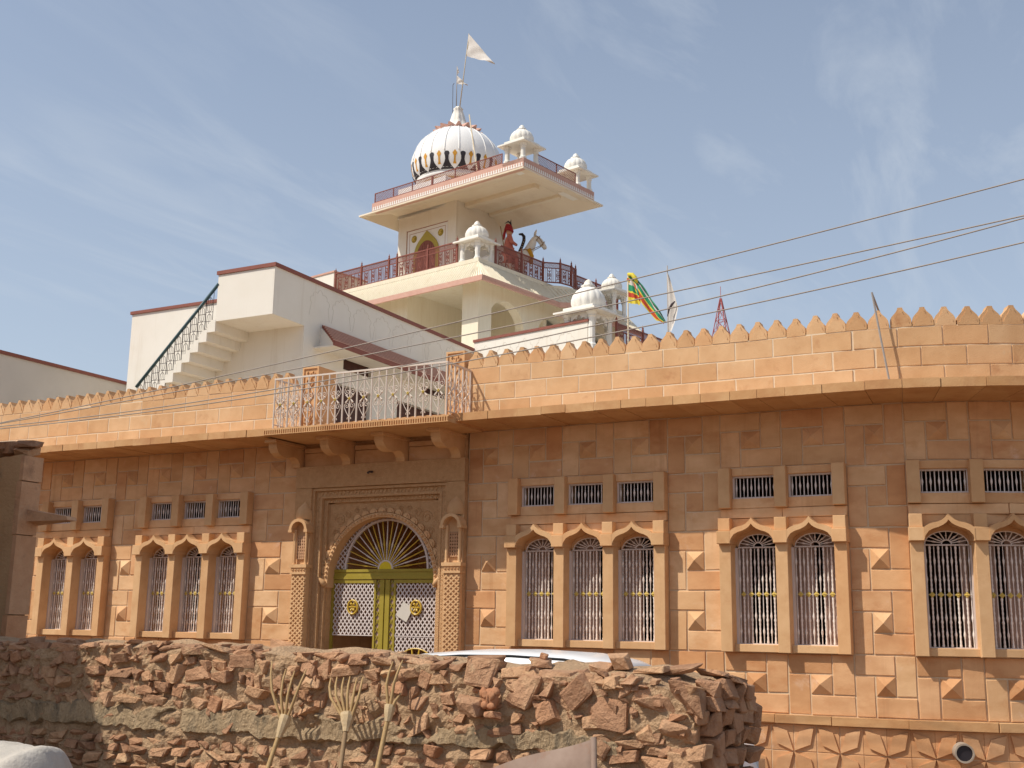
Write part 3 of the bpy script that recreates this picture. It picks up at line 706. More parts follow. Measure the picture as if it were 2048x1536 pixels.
# flanking half columns with jali niches
def column():
    mb = MB('lattice_column'); w = 0.148
    mb.box(-w, w, -0.015, 0.1, G-.3, 1.10)
    lattice(mb, -w+0.012, w-0.012, -0.9, 1.07, 0.062, 0.022, -0.034, -0.012, 40)
    mb.box(-w-0.015, w+0.015, -0.05, 0.1, 1.10, 1.135); mb.box(-w-0.005, w+0.005, -0.035, 0.1, 1.135, 1.21); mb.box(-w-0.03, w+0.03, -0.06, 0.1, 1.21, 1.265)
    for i in range(5): mb.lathe([(0, -0.012), (0.024, 0), (0, 0.012)], 8, (-w+0.03+i*0.059, -0.04, 1.172))
    return mb.mesh('sandstone_dressed')
def niche():
    mb = MB('niche'); w = 0.148
    for sx in (-1, 1):
        mb.tube([(sx*(w-0.03), 0.0, 1.265), (sx*(w-0.03), 0.0, 1.30), (sx*(w-0.03), 0.0, 1.85)], [0.034, 0.027, 0.025], 10)
    mb.box(-w, w, 0.055, 0.1, 1.265, 2.05)
    o = arc(0, 1.845, 0.185, 180, 0, 18); i_ = arc(0, 1.845, 0.135, 180, 0, 18)
    mb.band(i_, o, -0.11, 0.08)
    mb.box(-0.2, -0.125, -0.11, 0.08, 1.80, 1.846); mb.box(0.125, 0.2, -0.11, 0.08, 1.80, 1.846)
    return mb.mesh('sandstone_dressed')
def jali():
    mb = MB('jali_screen')
    for i in range(5): x = -0.085+i*0.0425; mb.box(x-0.011, x+0.011, 0.02, 0.05, 1.36, 1.74)
    for j in range(8): z = 1.365+j*0.0525; mb.box(-0.096, 0.096, 0.024, 0.05, z-0.013, z+0.013)
    return mb.mesh('quoin')
def onion():
    mb = MB('dome_relief')
    pr = [(0.135, 2.02), (0.15, 2.06), (0.145, 2.14), (0.12, 2.21), (0.08, 2.26), (0.035, 2.30), (0.015, 2.34), (0.02, 2.37), (0.0, 2.43)]
    mb.lathe(pr, 18, (0, 0.10, 0), math.pi, 2*math.pi, lambda a, z: 1+0.03*math.cos(a*18))
    return mb.mesh('sandstone_dressed', smooth=True)
for x in (-12.39, -9.395):
    obj('lattice_column', cached('column', column), PORTAL, T(x, 0, 0)); obj('niche', cached('niche', niche), PORTAL, T(x, 0, 0))
    obj('jali_screen', cached('jali', jali), PORTAL, T(x, 0, 0)); obj('dome_relief', cached('onion', onion), PORTAL, T(x, -0.02, 0))
    obj('jali_shade_sheet', MB('jali_shade_sheet').box(-0.1, 0.1, 0.052, 0.054, 1.35, 1.75).mesh('dark_room'), PORTAL, T(x, 0, 0))  # flat dark sheet on the niche back, stands in for a shaded hollow
obj('fallen_stone', MB('fallen_stone').hexa([(-.17,-.12,0),(.15,-.14,0),(.16,.1,0),(-.16,.1,0),(-.19,-.1,.2),(.05,-.12,.1),(.17,.08,.12),(-.16,.1,.18)]).mesh('quoin'), PORTAL, T(L0+0.06, -0.14, -0.16))
obj('column_plinth', MB('column_plinth').box(-.2, .2, -.28, 0.04, G-.2, -0.162).mesh('quoin'), PORTAL, T(L0+0.06, 0, 0))
# lamp holder over the door
obj('door_lamp', MB('door_lamp').tube([(0, 0.05, 0), (0, -0.03, -0.005), (0.01, -0.09, -0.03)], [0.02, 0.018, 0.022], 8).mesh('dark_iron'), PORTAL, T(-11.02, 0, 2.78))
# ---------------- the gate itself
GY = 0.42; GL, GR = AX-AR-0.04, AX+AR+0.04
gt = MB('gate'); gt.box(GL, GR, GY-0.03, GY+0.05, 1.03, 1.09); gt.box(GL, GR, GY-0.02, GY+0.05, 1.09, 1.15); gt.box(GL, GR, GY-0.035, GY+0.05, 1.15, 1.195)
GATE = obj('gate', gt.mesh('gate_green'), H)
fan = MB('fan_arch'); fz = 1.195
fan.band(arc(AX, fz, 0.80, 180, 0, 40), arc(AX, fz, 0.835, 180, 0, 40), GY-0.02, GY+0.02)
fan.band(arc(AX, fz, 0.125, 180, 0, 20), arc(AX, fz, 0.15, 180, 0, 20), GY-0.03, GY+0.02)
obj('fan_arch', fan.mesh('lilac_paint'), GATE)
for k in range(1, 24):
    a = R(180*k/24); mb = MB('fan_spoke'); c, s_ = math.cos(a), math.sin(a)
    mb.tube([(AX+c*r, GY, fz+s_*r) for r in (0.13, 0.36, 0.42, 0.48, 0.81)], [0.009, 0.010, 0.016, 0.010, 0.009], 5)
    obj('fan_spoke', mb.mesh('gold_leaf' if k % 2 else 'lilac_paint'), GATE)
mb = MB('fan_sun'); mb.prism(arc(AX, fz, 0.128, 0, 180, 16), GY-0.025, GY+0.01); obj('fan_sun', mb.mesh('gate_yellow'), GATE)
mb = MB('fan_lattice')
lattice(mb, GL, GR, fz, fz+1.1, 0.066, 0.018, GY-0.008, GY+0.004, 45, True, lambda x, z: 0.835 < math.hypot(x-AX, z-fz) and math.hypot(x-AX, z-AZ) < 1.10 and z > fz)
obj('fan_lattice', mb.mesh('gate_white'), GATE)
def medallion():
    mb = MB('medallion')
    mb.tube([(0.098*math.cos(R(a)), 0, 0.112*math.sin(R(a))) for a in range(0, 361, 15)], 0.017, 6, False)
    for k in range(6): mb.tube([(0.018*math.cos(R(60*k)), 0, 0.018*math.sin(R(60*k))), (0.05*math.cos(R(60*k)), -0.006, 0.056*math.sin(R(60*k))), (0.076*math.cos(R(60*k)), 0, 0.088*math.sin(R(60*k)))], [0.01, 0.022, 0.006], 6)
    mb.lathe([(0, -0.02), (0.02, 0), (0, 0.02)], 8)
    return mb.mesh('gold_leaf')
for sx, (x0, x1) in ((-1, (GL, AX-0.012)), (1, (AX+0.012, GR))):
    lf = MB('gate_leaf'); xo, xi = (x0, x1) if sx < 0 else (x1, x0)
    def vb(a, b, y0=-0.02, y1=0.02): lf.box(min(a, b), max(a, b), GY+y0, GY+y1, G+0.05, 1.02)
    vb(xo, xo-sx*0.085); vb(xi, xi+sx*0.085, -0.025, 0.025); vb(xi+sx*0.165, xi+sx*0.20)
    xa, xb = sorted((xo-sx*0.085, xi+sx*0.20))
    lf.box(xa, xb, GY-0.018, GY+0.018, 0.965, 1.02); lf.box(xa, xb, GY-0.018, GY+0.018, G+.05, G+.13)
    leaf = obj('gate_leaf', lf.mesh('gate_green'), GATE)
    zb = 0.12
    mb = MB('leaf_lattice'); lattice(mb, xa, xb, zb, 0.965, 0.064, 0.02, GY-0.006, GY+0.006, 52)
    mb.box(xa, xb, GY-0.012, GY+0.008, zb-0.015, zb)
    if sx > 0:
        cx = (xa+xb)/2; lattice(mb, xa, xb, -0.50, zb-0.015, 0.064, 0.02, GY-0.006, GY+0.006, 52, True, lambda x, z: math.hypot(x-cx, z+0.50) > 0.42)
    obj('leaf_lattice', mb.mesh('gate_white'), leaf)
    mb = MB('stile_lattice'); p, q = sorted((xi+sx*0.085, xi+sx*0.165)); lattice(mb, p, q, G+.1, 1.015, 0.075, 0.014, GY-0.008, GY+0.006, 55)
    obj('stile_lattice', mb.mesh('gate_green'), leaf)
    obj('stile_back', MB('stile_back').box(p, q, GY+0.012, GY+0.018, G+.1, 1.015).mesh('shutter_wood'), leaf)
    obj('medallion', cached('medal', medallion), leaf, T((xa+xb)/2, GY-0.03, 0.57))
    if sx > 0:
        mb = MB('lower_fan')
        mb.tube([(cx+0.42*math.cos(R(a)), GY, -0.50+0.42*math.sin(R(a))) for a in range(0, 181, 12)], 0.012, 6)
        for k in range(1, 9): mb.tube([(cx+r*math.cos(R(20*k)), GY, -0.50+r*math.sin(R(20*k))) for r in (0.05, .25, .3, .41)], [.012, .011, .02, .012], 5)
        obj('lower_fan', mb.mesh('gold_leaf'), leaf)
        obj('notice_board', MB('notice_board').box(-0.11, 0.11, -0.006, 0.006, -0.13, 0.13).mesh('grey_plaster'), leaf, T(cx-0.21, GY-0.03, 0.50) @ Matrix.Rotation(R(28), 4, 'Y'))
# passage behind the gate
ps = MB('passage')
a, b, y0, y1, z0, z1 = L0+.3, L1-.3, 0.5, 3.6, G, 2.75
ps.add([(a,y0,z0),(b,y0,z0),(b,y1,z0),(a,y1,z0),(a,y0,z1),(b,y0,z1),(b,y1,z1),(a,y1,z1)], [(0,1,2,3),(7,6,5,4),(1,5,6,2),(2,6,7,3),(3,7,4,0)])
obj('passage', ps.mesh('sandstone'), H)
# ------------------------------------------------------------------ white annex with the outside staircase
AN = thing('white_annex', 'white plastered annex with outside staircase, maroon coping and tiled awning', 'building', (-17.5, 6.5, 3.42))
WX, WY = -15.0, 3.1
w = MB('wall')
w.add([], [])
def slab_with_holes(mb, x, y0, y1, z0, z1, holes, t):      # wall in the plane x, facing +x, thickness t inwards
    ys = sorted({y0, y1} | {h for q in holes for h in q[:2]}); zs = sorted({z0, z1} | {h for q in holes for h in q[2:]})
    for i in range(len(ys)-1):
        for j in range(len(zs)-1):
            cy, cz = (ys[i]+ys[i+1])/2, (zs[j]+zs[j+1])/2
            if any(q[0] < cy < q[1] and q[2] < cz < q[3] for q in holes): continue
            mb.box(x-t, x, ys[i], ys[i+1], zs[j], zs[j+1])
HOLES = [(4.55, 5.66, 5.80, 6.08), (7.85, 8.95, 5.90, 6.20), (4.25, 5.72, 3.55, 5.45), (6.75, 8.95, 3.55, 5.50)]
slab_with_holes(w, WX, WY, 10.4, 3.42, 7.46, HOLES, 0.25)
obj('wall', w.mesh('white_plaster'), AN)
mb = MB('front_wall'); mb.box(-20.0, WX-0.25, WY, WY+0.25, 3.42, 7.24)
obj('front_wall', mb.mesh('white_plaster'), AN)
obj('coping', MB('coping').box(WX-0.29, WX+0.035, 2.02, 10.44, 7.46, 7.54).box(-16.53, WX-0.29, 2.02, 2.30, 7.462, 7.54).mesh('maroon'), AN)
obj('coping', MB('coping').box(-20.04, -16.5, WY-0.035, WY+0.29, 7.24, 7.31).mesh('maroon'), AN)
mb = MB('landing'); mb.box(-16.5, WX, 2.05, WY, 6.45, 6.58); mb.box(-16.5, WX, 2.05, 2.25, 6.58, 7.46); mb.box(WX-0.2, WX, 2.25, WY, 6.58, 7.46)
LAND = obj('landing', mb.mesh('white_plaster'), AN)
STEP = [(0.215, 0.20)]*9
x, z = -16.5, 6.45
for i in range(9):
    mb = MB('step'); tw_, rs = 0.215, 0.198
    mb.box(x-tw_-0.0, x-0.0, 2.07, WY, z-rs, z-rs+0.13); mb.box(x-0.10, x, 2.0701, WY-.001, z-rs+0.13, z)      # folded plate: tread and riser
    mb.box(x-tw_-0.001, x, 2.045, 2.07, z-rs-0.02, z-rs+0.16); mb.box(x-0.13, x+0.001, 2.045, 2.07, z-rs+0.16, z+0.04)
    obj('step', mb.mesh('white_plaster'), LAND)
    x -= tw_; z -= rs
hr = MB('handrail'); hr.tube([(-16.49, 2.06, 7.27), (-18.62, 2.06, 5.22)], 0.034, 8)
HRAIL = obj('stair_railing', hr.mesh('teal_rail', smooth=True), AN)
sl = (7.27-5.22)/(18.62-16.49)
def rz(x): return 7.27-(-16.49-x)*sl
xx = -16.60
while xx > -18.45:
    mb = MB('rail_panel'); x0, x1 = xx-0.19, xx; b0 = rz((x0+x1)/2)
    for xe in (x0, x1): mb.tube([(xe, 2.06, rz(xe)-0.02), (xe, 2.06, rz(xe)-0.85)], 0.008, 4)
    for k in range(2):
        zc = b0-0.24-0.36*k; h = 0.16; xm = (x0+x1)/2
        for sx in (-1, 1):
            mb.tube([(xm+sx*0.014, 2.06, zc-h), (xm+sx*0.05, 2.06, zc-h*0.75), (xm+sx*0.06, 2.06, zc), (xm+sx*0.05, 2.06, zc+h*0.75), (xm+sx*0.014, 2.06, zc+h)], 0.007, 4)
        mb.tube([(xm, 2.06, zc-h-.02), (xm, 2.06, zc+h+.02)], 0.006, 4)
        mb.tube([(x0, 2.06, zc), (x1, 2.06, zc)], 0.006, 4); mb.tube([(x0, 2.06, zc-h), (x1, 2.06, zc-h)], 0.006, 4)
    obj('rail_panel', mb.mesh('dark_iron'), HRAIL); xx -= 0.20
# awning of ribbed tiles, doors, vents
aw = MB('awning'); n = 8
for i in range(n):
    xo, zo = WX+0.62*i/n, 6.60-0.50*i/n; xn, zn = WX+0.62*(i+1)/n, 6.60-0.50*(i+1)/n
    aw.hexa([(xo, 3.72-.05*i, zo-0.05), (xn, 3.70-.05*i, zn-0.05), (xn, 9.3, zn-0.05), (xo, 9.3, zo-0.05), (xo, 3.72-.05*i, zo+0.012), (xn, 3.70-.05*i, zn+0.03), (xn, 9.3, zn+0.03), (xo, 9.3, zo+0.012)])
AW = obj('awning', aw.mesh('maroon'), AN)
for i in range(1, n+1):
    xn, zn = WX+0.62*i/n, 6.60-0.50*i/n
    obj('awning_batten', MB('awning_batten').box(xn-0.012, xn+0.010, 3.72-.05*i, 9.3, zn+0.026, zn+0.046).mesh('pink_band'), AW)
obj('awning_cheek', MB('awning_cheek').hexa([(WX, 3.62, 6.06), (WX+.58, 3.42, 6.06), (WX+.58, 3.46, 6.06), (WX, 3.66, 6.06), (WX, 3.70, 6.54), (WX+.57, 3.42, 6.09), (WX+.57, 3.46, 6.09), (WX, 3.74, 6.54)]).mesh('white_plaster'), AW)
obj('awning_fascia', MB('awning_fascia').box(WX+0.60, WX+0.64, 3.33, 9.3, 6.02, 6.115).mesh('maroon'), AW)
obj('awning_soffit', MB('awning_soffit').box(WX, WX+0.6, 3.45, 9.3, 6.03, 6.06).mesh('white_plaster'), AW)
for a, b, c, d in HOLES[2:]:
    obj('door', MB('door').box(WX-0.2, WX-0.15, a, b, c, d).mesh('dark_wood'), AN)
    n = 2 if b-a < 2 else 3
    for i in range(n):
        for zz in (c+0.1, c+1.0): obj('door_panel', MB('door_panel').block(0, (b-a)/n-0.12, 0, 0.03, 0, 0.8).mesh('dark_wood', M=T(WX-0.15, a+(b-a)*i/n+0.06, zz) @ RZ(R(90)) @ T(0, -0.02, 0)), AN)
for a, b, c, d in HOLES[:2]:
    obj('vent_shutter', MB('vent_shutter').box(WX-0.14, WX-0.10, a, b, c, d).mesh('dark_wood'), AN)
def cusped(w_, h, n=5):    # outline of a multifoil arch, from left spring to right spring
    pts = []
    for i in range(n*6+1):
        t = i/(n*6); a = R(180-180*t); k = 1-0.17*(1-abs(math.sin(n*math.pi*t))**0.7)
        pts.append((w_*k*math.cos(a), h*k*math.sin(a)*(1+0.12*math.exp(-((t-.5)/.06)**2))))
    return pts
def arch_lines(name, cnt, width, M, par, w_=0.36, h=0.30, leg=0.42):
    for i in range(cnt):
        mb = MB(name); pts = cusped(w_, h)
        pts = [(-w_, -leg)]+pts+[(w_, -leg)]
        for (a, b), (c, d) in zip(pts[:-1], pts[1:]):
            L = math.hypot(c-a, d-b)
            if L < 1e-4: continue
            nx, nz = -(d-b)/L*0.0035, (c-a)/L*0.0035
            mb.prism([(a-nx, b-nz), (c-nx, d-nz), (c+nx, d+nz), (a+nx, b+nz)], -0.004, 0.004)
        obj(name, mb.mesh('line_paint'), par, M @ T((i+0.5)*width, 0, 0))
MW = T(WX, 3.2, 7.02) @ RZ(R(90))
arch_lines('arch_outline', 9, 0.80, MW, AN, 0.36, 0.30, 0.30)

# ------------------------------------------------------------------ grey house at the left
GH = thing('grey_house', 'plain grey plastered house wall with dark maroon coping beside the parapet', 'building', (-23.2, 1.7, G))
obj('wall', MB('wall').box(-26, -20.32, -0.25, 3.6, G, 5.66).mesh('grey_plaster'), GH)
obj('coping', MB('coping').box(-26.04, -20.28, -0.29, 3.64, 5.66, 5.73).mesh('maroon'), GH)

# ------------------------------------------------------------------ temple tower, turned 12 degrees
TO = Vector((-15, 10.35, 0)); TM = T(*TO) @ RZ(R(-12))         # local x = along the sunlit faces, local y = depth
TWR = thing('temple_tower', 'white temple tower with ribbed dome, wide overhanging roof and kiosk turrets', 'building', tuple(TM @ Vector((-4, 6, 3.42))))
def tp(name, mb, *m, smooth=False, par=None, M=None): return obj(name, mb.mesh(*m, smooth=smooth), par or TWR, TM @ M if M is not None else TM)
# terrace storey
tp('base_block', MB('base_block').box(-10.5, 4.0, 0.25, 12.0, G, 6.9), 'white_plaster')
lw = tp('terrace_parapet', MB('terrace_parapet').box(0.02, 3.75, 0.0, 0.25, 3.3, 7.70), 'white_plaster')
tp('terrace_coping', MB('terrace_coping').box(0.0, 3.78, -0.03, 0.28, 7.70, 7.77), 'maroon')
arch_lines('arch_outline', 5, 0.66, TM @ T(0.1, 0, 7.25), lw, 0.28, 0.28, 0.35)
# first storey: piers, arches, walls
def arched_wall(mb, y0, y1, z0, z1, arches, x0, x1):     # wall in plane x, openings arched; strip built along y
    ys = [y0]
    for c, r, zs in arches: ys += [c-r, c+r]
    ys.append(y1)
    for i in range(0, len(ys), 2): mb.box(x0, x1, ys[i], ys[i+1], z0, z1)
    for c, r, zs in arches:
        n = 18
        for i in range(n):
            a, b = R(180-180*i/n), R(180-180*(i+1)/n)
            ya, yb, za, zb = c+r*math.cos(a), c+r*math.cos(b), zs+r*0.92*math.sin(a), zs+r*0.92*math.sin(b)
            mb.hexa([(x0, ya, za), (x1, ya, za), (x1, yb, zb), (x0, yb, zb), (x0, ya, z1), (x1, ya, z1), (x1, yb, z1), (x0, yb, z1)])
mb = MB('arcade'); arched_wall(mb, 3.60, 10.8, 6.9, 10.75, [(4.33, 0.86, 9.45), (6.75, 0.86, 9.45), (9.2, 0.86, 9.45)], -2.85, -2.51)
tp('arcade', mb, 'cream_plaster')
mb = MB('corner_pier'); mb.box(-3.17, -2.505, 2.995, 3.60, 6.9, 10.75); tp('corner_pier', mb, 'cream_plaster')
mb = MB('side_pier'); mb.box(-6.4, -5.55, 3.0, 3.5, 6.9, 10.75); tp('side_pier', mb, 'cream_plaster')
mb = MB('side_wall'); mb.box(-10.4, -6.4, 3.05, 3.4, 6.9, 10.75); tp('side_wall', mb, 'cream_plaster')
mb = MB('inner_wall'); mb.box(-9.9, -2.85, 6.6, 6.8, 6.9, 10.75); mb.box(-5.75, -5.55, 3.5, 6.6, 6.9, 10.75); mb.box(-10.4, -10.2, 3.4, 10.8, 6.9, 10.75); mb.box(-10.4, -2.85, 10.6, 10.8, 6.9, 10.75)
tp('inner_wall', mb, 'cream_plaster')
tp('inner_door', MB('inner_door').box(-3.75, -3.0, 6.52, 6.6, 6.9, 9.2).box(-4.9, -4.1, 6.52, 6.6, 6.9, 9.4), 'dark_wood')
# first floor slab, sloping ribbed eave with brown fascia, bulging in front of the rail's bow
FZ = 11.18
def bow(y): return 0.55*math.sin(math.pi*(y-6.1)/1.7) if 6.1 < y < 7.8 else 0.0
mb = MB('floor_slab'); mb.box(-10.4, -2.45, 2.85, 11.0, 10.75, FZ)
mb.lathe([(0.0, 0), (0.85, 0), (0.85, 0.43), (0, 0.43)], 24, (-2.72, 6.95, 10.752)); tp('floor_slab', mb, 'cream_plaster')
ea = MB('eave')
path = [(-11.0, 2.3)]+[(-1.76, 2.3)]+[(-1.76+bow(y), y) for y in [2.3+0.1, 4, 5.2, 6.0]+[6.1+1.7*i/12 for i in range(13)]+[7.9, 9, 11.0]]
tops = [(-11.0, 2.84)]+[(-2.42, 2.84)]+[(-2.42+bow(y)*0.9, max(y, 2.84)) for y in [2.3+0.1, 4, 5.2, 6.0]+[6.1+1.7*i/12 for i in range(13)]+[7.9, 9, 11.0]]
n = len(path)
vs = [(x, y, 10.47) for x, y in path]+[(x, y, FZ-0.02) for x, y in tops]+[(x+(0.02 if i else 0), y+0.02, 10.40) for i, (x, y) in enumerate(path)]+[(x-.1, y+.1, 10.74) for x, y in tops]
ea.add(vs, [(i, i+1, n+i+1, n+i) for i in range(n-1)]+[(2*n+i+1, 2*n+i, 3*n+i, 3*n+i+1) for i in range(n-1)])
EAVE = tp('eave', ea, 'cream_plaster')
fa = MB('fascia')
for i in range(n-1):
    (xa, ya), (xb, yb) = path[i], path[i+1]
    fa.hexa([(xa, ya-0.02 if i == 0 else ya, 10.34), (xb, yb-0.02 if i == 0 else yb, 10.34), (xb-.05, yb+.05, 10.34), (xa-.05, ya+.05, 10.34), (xa+.012, ya-0.02, 10.50), (xb+.012, yb-0.02 if i == 0 else yb, 10.50), (xb-.05, yb+.05, 10.50), (xa-.05, ya+.05, 10.50)])
tp('fascia', fa, 'pink_band', par=EAVE)
rb = MB('eave_ribs')
def rib(p0, p1, q): rb.tube([p0, p1], 0.021, 4, False)
xx = -10.9
while xx < -1.8:
    tx = min(xx, -2.42) if xx > -2.42 else xx
    rib((xx, 2.295, 10.48), (tx, 2.835, FZ-0.02), 0); xx += 0.105
yy = 2.4
while yy < 10.9:
    rib((-1.755+bow(yy), yy, 10.48), (-2.415+bow(yy)*.9, max(yy, 2.84), FZ-0.02), 0); yy += 0.105
tp('eave_ribs', rb, 'cream_plaster', par=EAVE)['kind'] = 'stuff'
# maroon railing of cast panels
def rail_run(pts, h, z, par, seg_posts):
    pass
def panel(wd, orn):
    mb = MB('rail_panel'); h = 0.70
    mb.box(0, wd, -0.015, 0.015, 0.0, 0.04); mb.box(0, wd, -0.012, 0.012, 0.49, 0.515); mb.box(0, wd, -0.02, 0.02, h-0.035, h)
    lattice(mb, 0, wd, 0.515, h-0.035, 0.034, 0.009, -0.004, 0.004, 45)
    x = 0.0; k = 0
    pw = 0.29
    m = max(1, round(wd/pw)); pw = wd/m
    for i in range(m):
        x = i*pw
        for q in (0.02, 0.075, 0.13): mb.box(x+q*pw/.29-0.007, x+q*pw/.29+0.007, -0.007, 0.007, 0.04, 0.49)
        cx, r = x+0.215*pw/.29, 0.055
        mb.box(cx-0.068, cx-0.056, -0.008, 0.008, 0.04, 0.49); mb.box(cx+0.056, cx+0.068, -0.008, 0.008, 0.04, 0.49)
        mb.tube([(cx+r*math.cos(R(a)), 0, 0.265+r*1.35*math.sin(R(a))) for a in range(0, 361, 30)], 0.010, 5, False)
        mb.tube([(cx, 0, 0.04), (cx, 0, 0.49)], 0.009, 5)
        mb.tube([(cx+0.028*math.cos(R(a)), 0, 0.265+0.03*math.sin(R(a))) for a in range(0, 361, 45)], 0.011, 5, False)
        for up in (1, -1):
            for sx in (1, -1): mb.tube([(cx, 0, 0.265+up*0.10), (cx+sx*0.035, 0, 0.265+up*0.14), (cx+sx*0.05, 0, 0.265+up*0.19)], [0.012, 0.012, 0.003], 5)
    return mb.mesh('maroon_iron')
def rpost():
    mb = MB('rail_post'); mb.box(-0.028, 0.028, -0.028, 0.028, 0, 0.72)
    mb.lathe([(0.018, 0.72), (0.034, 0.745), (0.02, 0.77), (0.03, 0.80), (0.012, 0.83), (0.0, 0.90)], 8)
    return mb.mesh('maroon_iron')
def railing(name, pts, z, par):
    root = group_part(name, par, tuple(TM @ Vector((pts[0][0], pts[0][1], z))))
    for i, p in enumerate(pts):
        obj('rail_post', cached('rpost', rpost), root, TM @ T(p[0], p[1], z))
        if i+1 < len(pts):
            q = pts[i+1]; dx, dy = q[0]-p[0], q[1]-p[1]; L = math.hypot(dx, dy)
            obj('rail_panel', cached(('rpanel', round(L, 2)), lambda: panel(L, 0)), root, TM @ T(p[0], p[1], z) @ RZ(math.atan2(dy, dx)))
    return root
railing('upper_railing', [(-8.93, 2.88), (-7.65, 2.88), (-6.35, 2.88), (-5.98, 2.88), (-4.6, 2.88), (-3.34, 2.88)], 11.30, TWR)
railing('upper_railing', [(-2.48, 3.72), (-2.48, 5.0), (-2.48, 6.12), (-2.10, 6.55), (-2.02, 7.05), (-2.12, 7.42), (-2.48, 7.85), (-2.48, 9.1), (-2.48, 10.4)], 11.30, TWR)
tp('rail_kerb', MB('rail_kerb').box(-9.0, -2.40, 2.83, 2.95, 11.17, 11.295).box(-2.55, -2.41, 2.95, 10.6, 11.17, 11.295), 'cream_plaster')
railing('terrace_railing', [(4.0, 0.9), (4.0, 2.1), (4.0, 3.3), (4.0, 4.6), (4.0, 6.0)], 7.12, TWR)
tp('roof_box', MB('roof_box').box(-10.3, -9.02, 2.88, 4.4, 11.18, 12.05), 'white_plaster')
tp('roof_box_coping', MB('roof_box_coping').box(-10.33, -8.99, 2.85, 4.43, 12.05, 12.11), 'pink_band')
# shrine storey
SB, SX0, SX1 = 4.5, -7.62, -4.92
mb = MB('shrine_wall'); mb.box(SX0, SX1, SB+0.18, 7.1, FZ, 14.3)
for a, b in ((SX0, -7.22), (-5.28, SX1)): mb.box(a, b, SB, SB+0.18, FZ, 14.3)
mb.box(-7.22, -5.28, SB, SB+0.18, 13.58, 14.3)
SHR = tp('shrine_wall', mb, 'white_plaster')
cx = -6.25
tp('door_panel', MB('door_panel').box(-7.22, -5.28, SB+0.03, SB+0.18, FZ, 13.58), 'white_marble', par=SHR)
fr = MB('door_border')
for a, b, y in ((0.0, 0.025, 0.022), (0.13, 0.145, 0.026)):
    fr.box(-7.22+a, -7.22+b, SB+y, SB+.04, FZ, 13.58-a); fr.box(-5.28-b, -5.28-a, SB+y, SB+.04, FZ, 13.58-a); fr.box(-7.22+b, -5.28-b, SB+y, SB+.04, 13.58-b, 13.58-a)
tp('door_border', fr, 'red_brown_line', par=SHR)
def ogee(w_, h0, h1, n=12):
    L = []
    for i in range(n+1):
        u = i/n
        a = math.pi/2*(1-u)
        x = -w_*math.sin(a)**0.85; z = h0+(h1-h0)*0.80*math.cos(a)
        if u > 0.6: z += (h1-h0)*0.20*((u-0.6)/0.4)**2.2
        L.append((x, z))
    return L+[(-x, z) for x, z in L[-2::-1]]
ou, inn = ogee(0.60, 12.45, 13.42), ogee(0.46, 12.45, 13.16)
inn = [(0.46*math.cos(R(180-180*i/(len(ou)-1))), 12.45+0.62*math.sin(R(180-180*i/(len(ou)-1)))) for i in range(len(ou))]
mb = MB('door_arch'); mb.band([(x+cx, z) for x, z in inn], [(x+cx, z) for x, z in ou], SB-0.01, SB+0.05); mb.box(cx-.6, cx-.46, SB-.01, SB+.05, FZ, 12.45); mb.box(cx+.46, cx+.6, SB-.01, SB+.05, FZ, 12.45)
tp('door_arch', mb, 'olive_paint', par=SHR)
dr = MB('shrine_door'); dr.prism([(cx-.46, FZ), (cx+.46, FZ)]+[(x+cx, z) for x, z in inn[::-1]], SB+0.0, SB+0.04)
tp('shrine_door', dr, 'maroon', par=SHR)
for i in range(9):
    mb = MB('door_slat'); x = cx-0.42+i*0.105; mb.box(x-0.03, x+0.03, SB-0.012, SB+0.01, FZ+.1, 12.40+0.62*math.sqrt(max(0.02, 1-((abs(x-cx)+.03)/0.46)**2))); tp('door_slat', mb, 'maroon_iron', par=SHR)
for x in (-6.87, -5.63):
    mb = MB('door_medallion'); mb.lathe([(0, -0.02), (0.115, -0.015), (0.13, 0.0)], 18)
    tp('door_medallion', mb, 'gate_green', par=SHR, M=T(x, SB+0.03, 13.24) @ Matrix.Rotation(R(90), 4, 'X') @ Matrix.Scale(-1, 4, (0, 0, 1)))
    mb = MB('medallion_flower')
    for k in range(4): mb.tube([(0.0, 0, 0), (0.045*math.cos(R(45+90*k)), 0, 0.045*math.sin(R(45+90*k))), (0.09*math.cos(R(45+90*k)), 0, 0.09*math.sin(R(45+90*k)))], [0.015, 0.028, 0.01], 6)
    tp('medallion_flower', mb, 'gold', par=SHR, M=T(x, SB+0.0, 13.24))
# great roof: slab drooping to the rim, pink parapet band with white dentils
EX0, EX1, EY0, EY1 = -7.87, -0.70, 2.85, 7.0
IX0, IX1, IY0, IY1 = SX0-0.05, -1.9, SB-0.35, 6.2
ro = MB('great_roof'); zi, ze, zt = 14.22, 13.78, 13.83
O4 = [(EX0, EY0), (EX1, EY0), (EX1, EY1), (EX0, EY1)]; I4 = [(IX0, IY0), (IX1, IY0), (IX1, IY1), (IX0, IY1)]
V = [(x, y, ze) for x, y in O4]+[(x, y, zi) for x, y in I4]+[(x, y, zt) for x, y in O4]+[(x, y, 14.34) for x, y in I4]
ro.add(V, [(1, 0, 4, 5), (2, 1, 5, 6), (3, 2, 6, 7), (0, 3, 7, 4), (7, 6, 5, 4), (0, 1, 9, 8), (1, 2, 10, 9), (2, 3, 11, 10), (3, 0, 8, 11), (8, 9, 13, 12), (9, 10, 14, 13), (10, 11, 15, 14), (11, 8, 12, 15), (12, 13, 14, 15)])
ROOF = tp('great_roof', ro, 'ceiling_cream')
tp('roof_beam', MB('roof_beam').box(-4.9, -1.9, 4.9, 5.15, 14.08, 14.3).box(-4.9, -1.9, 6.15, 6.3, 14.12, 14.3), 'ceiling_cream', par=ROOF)
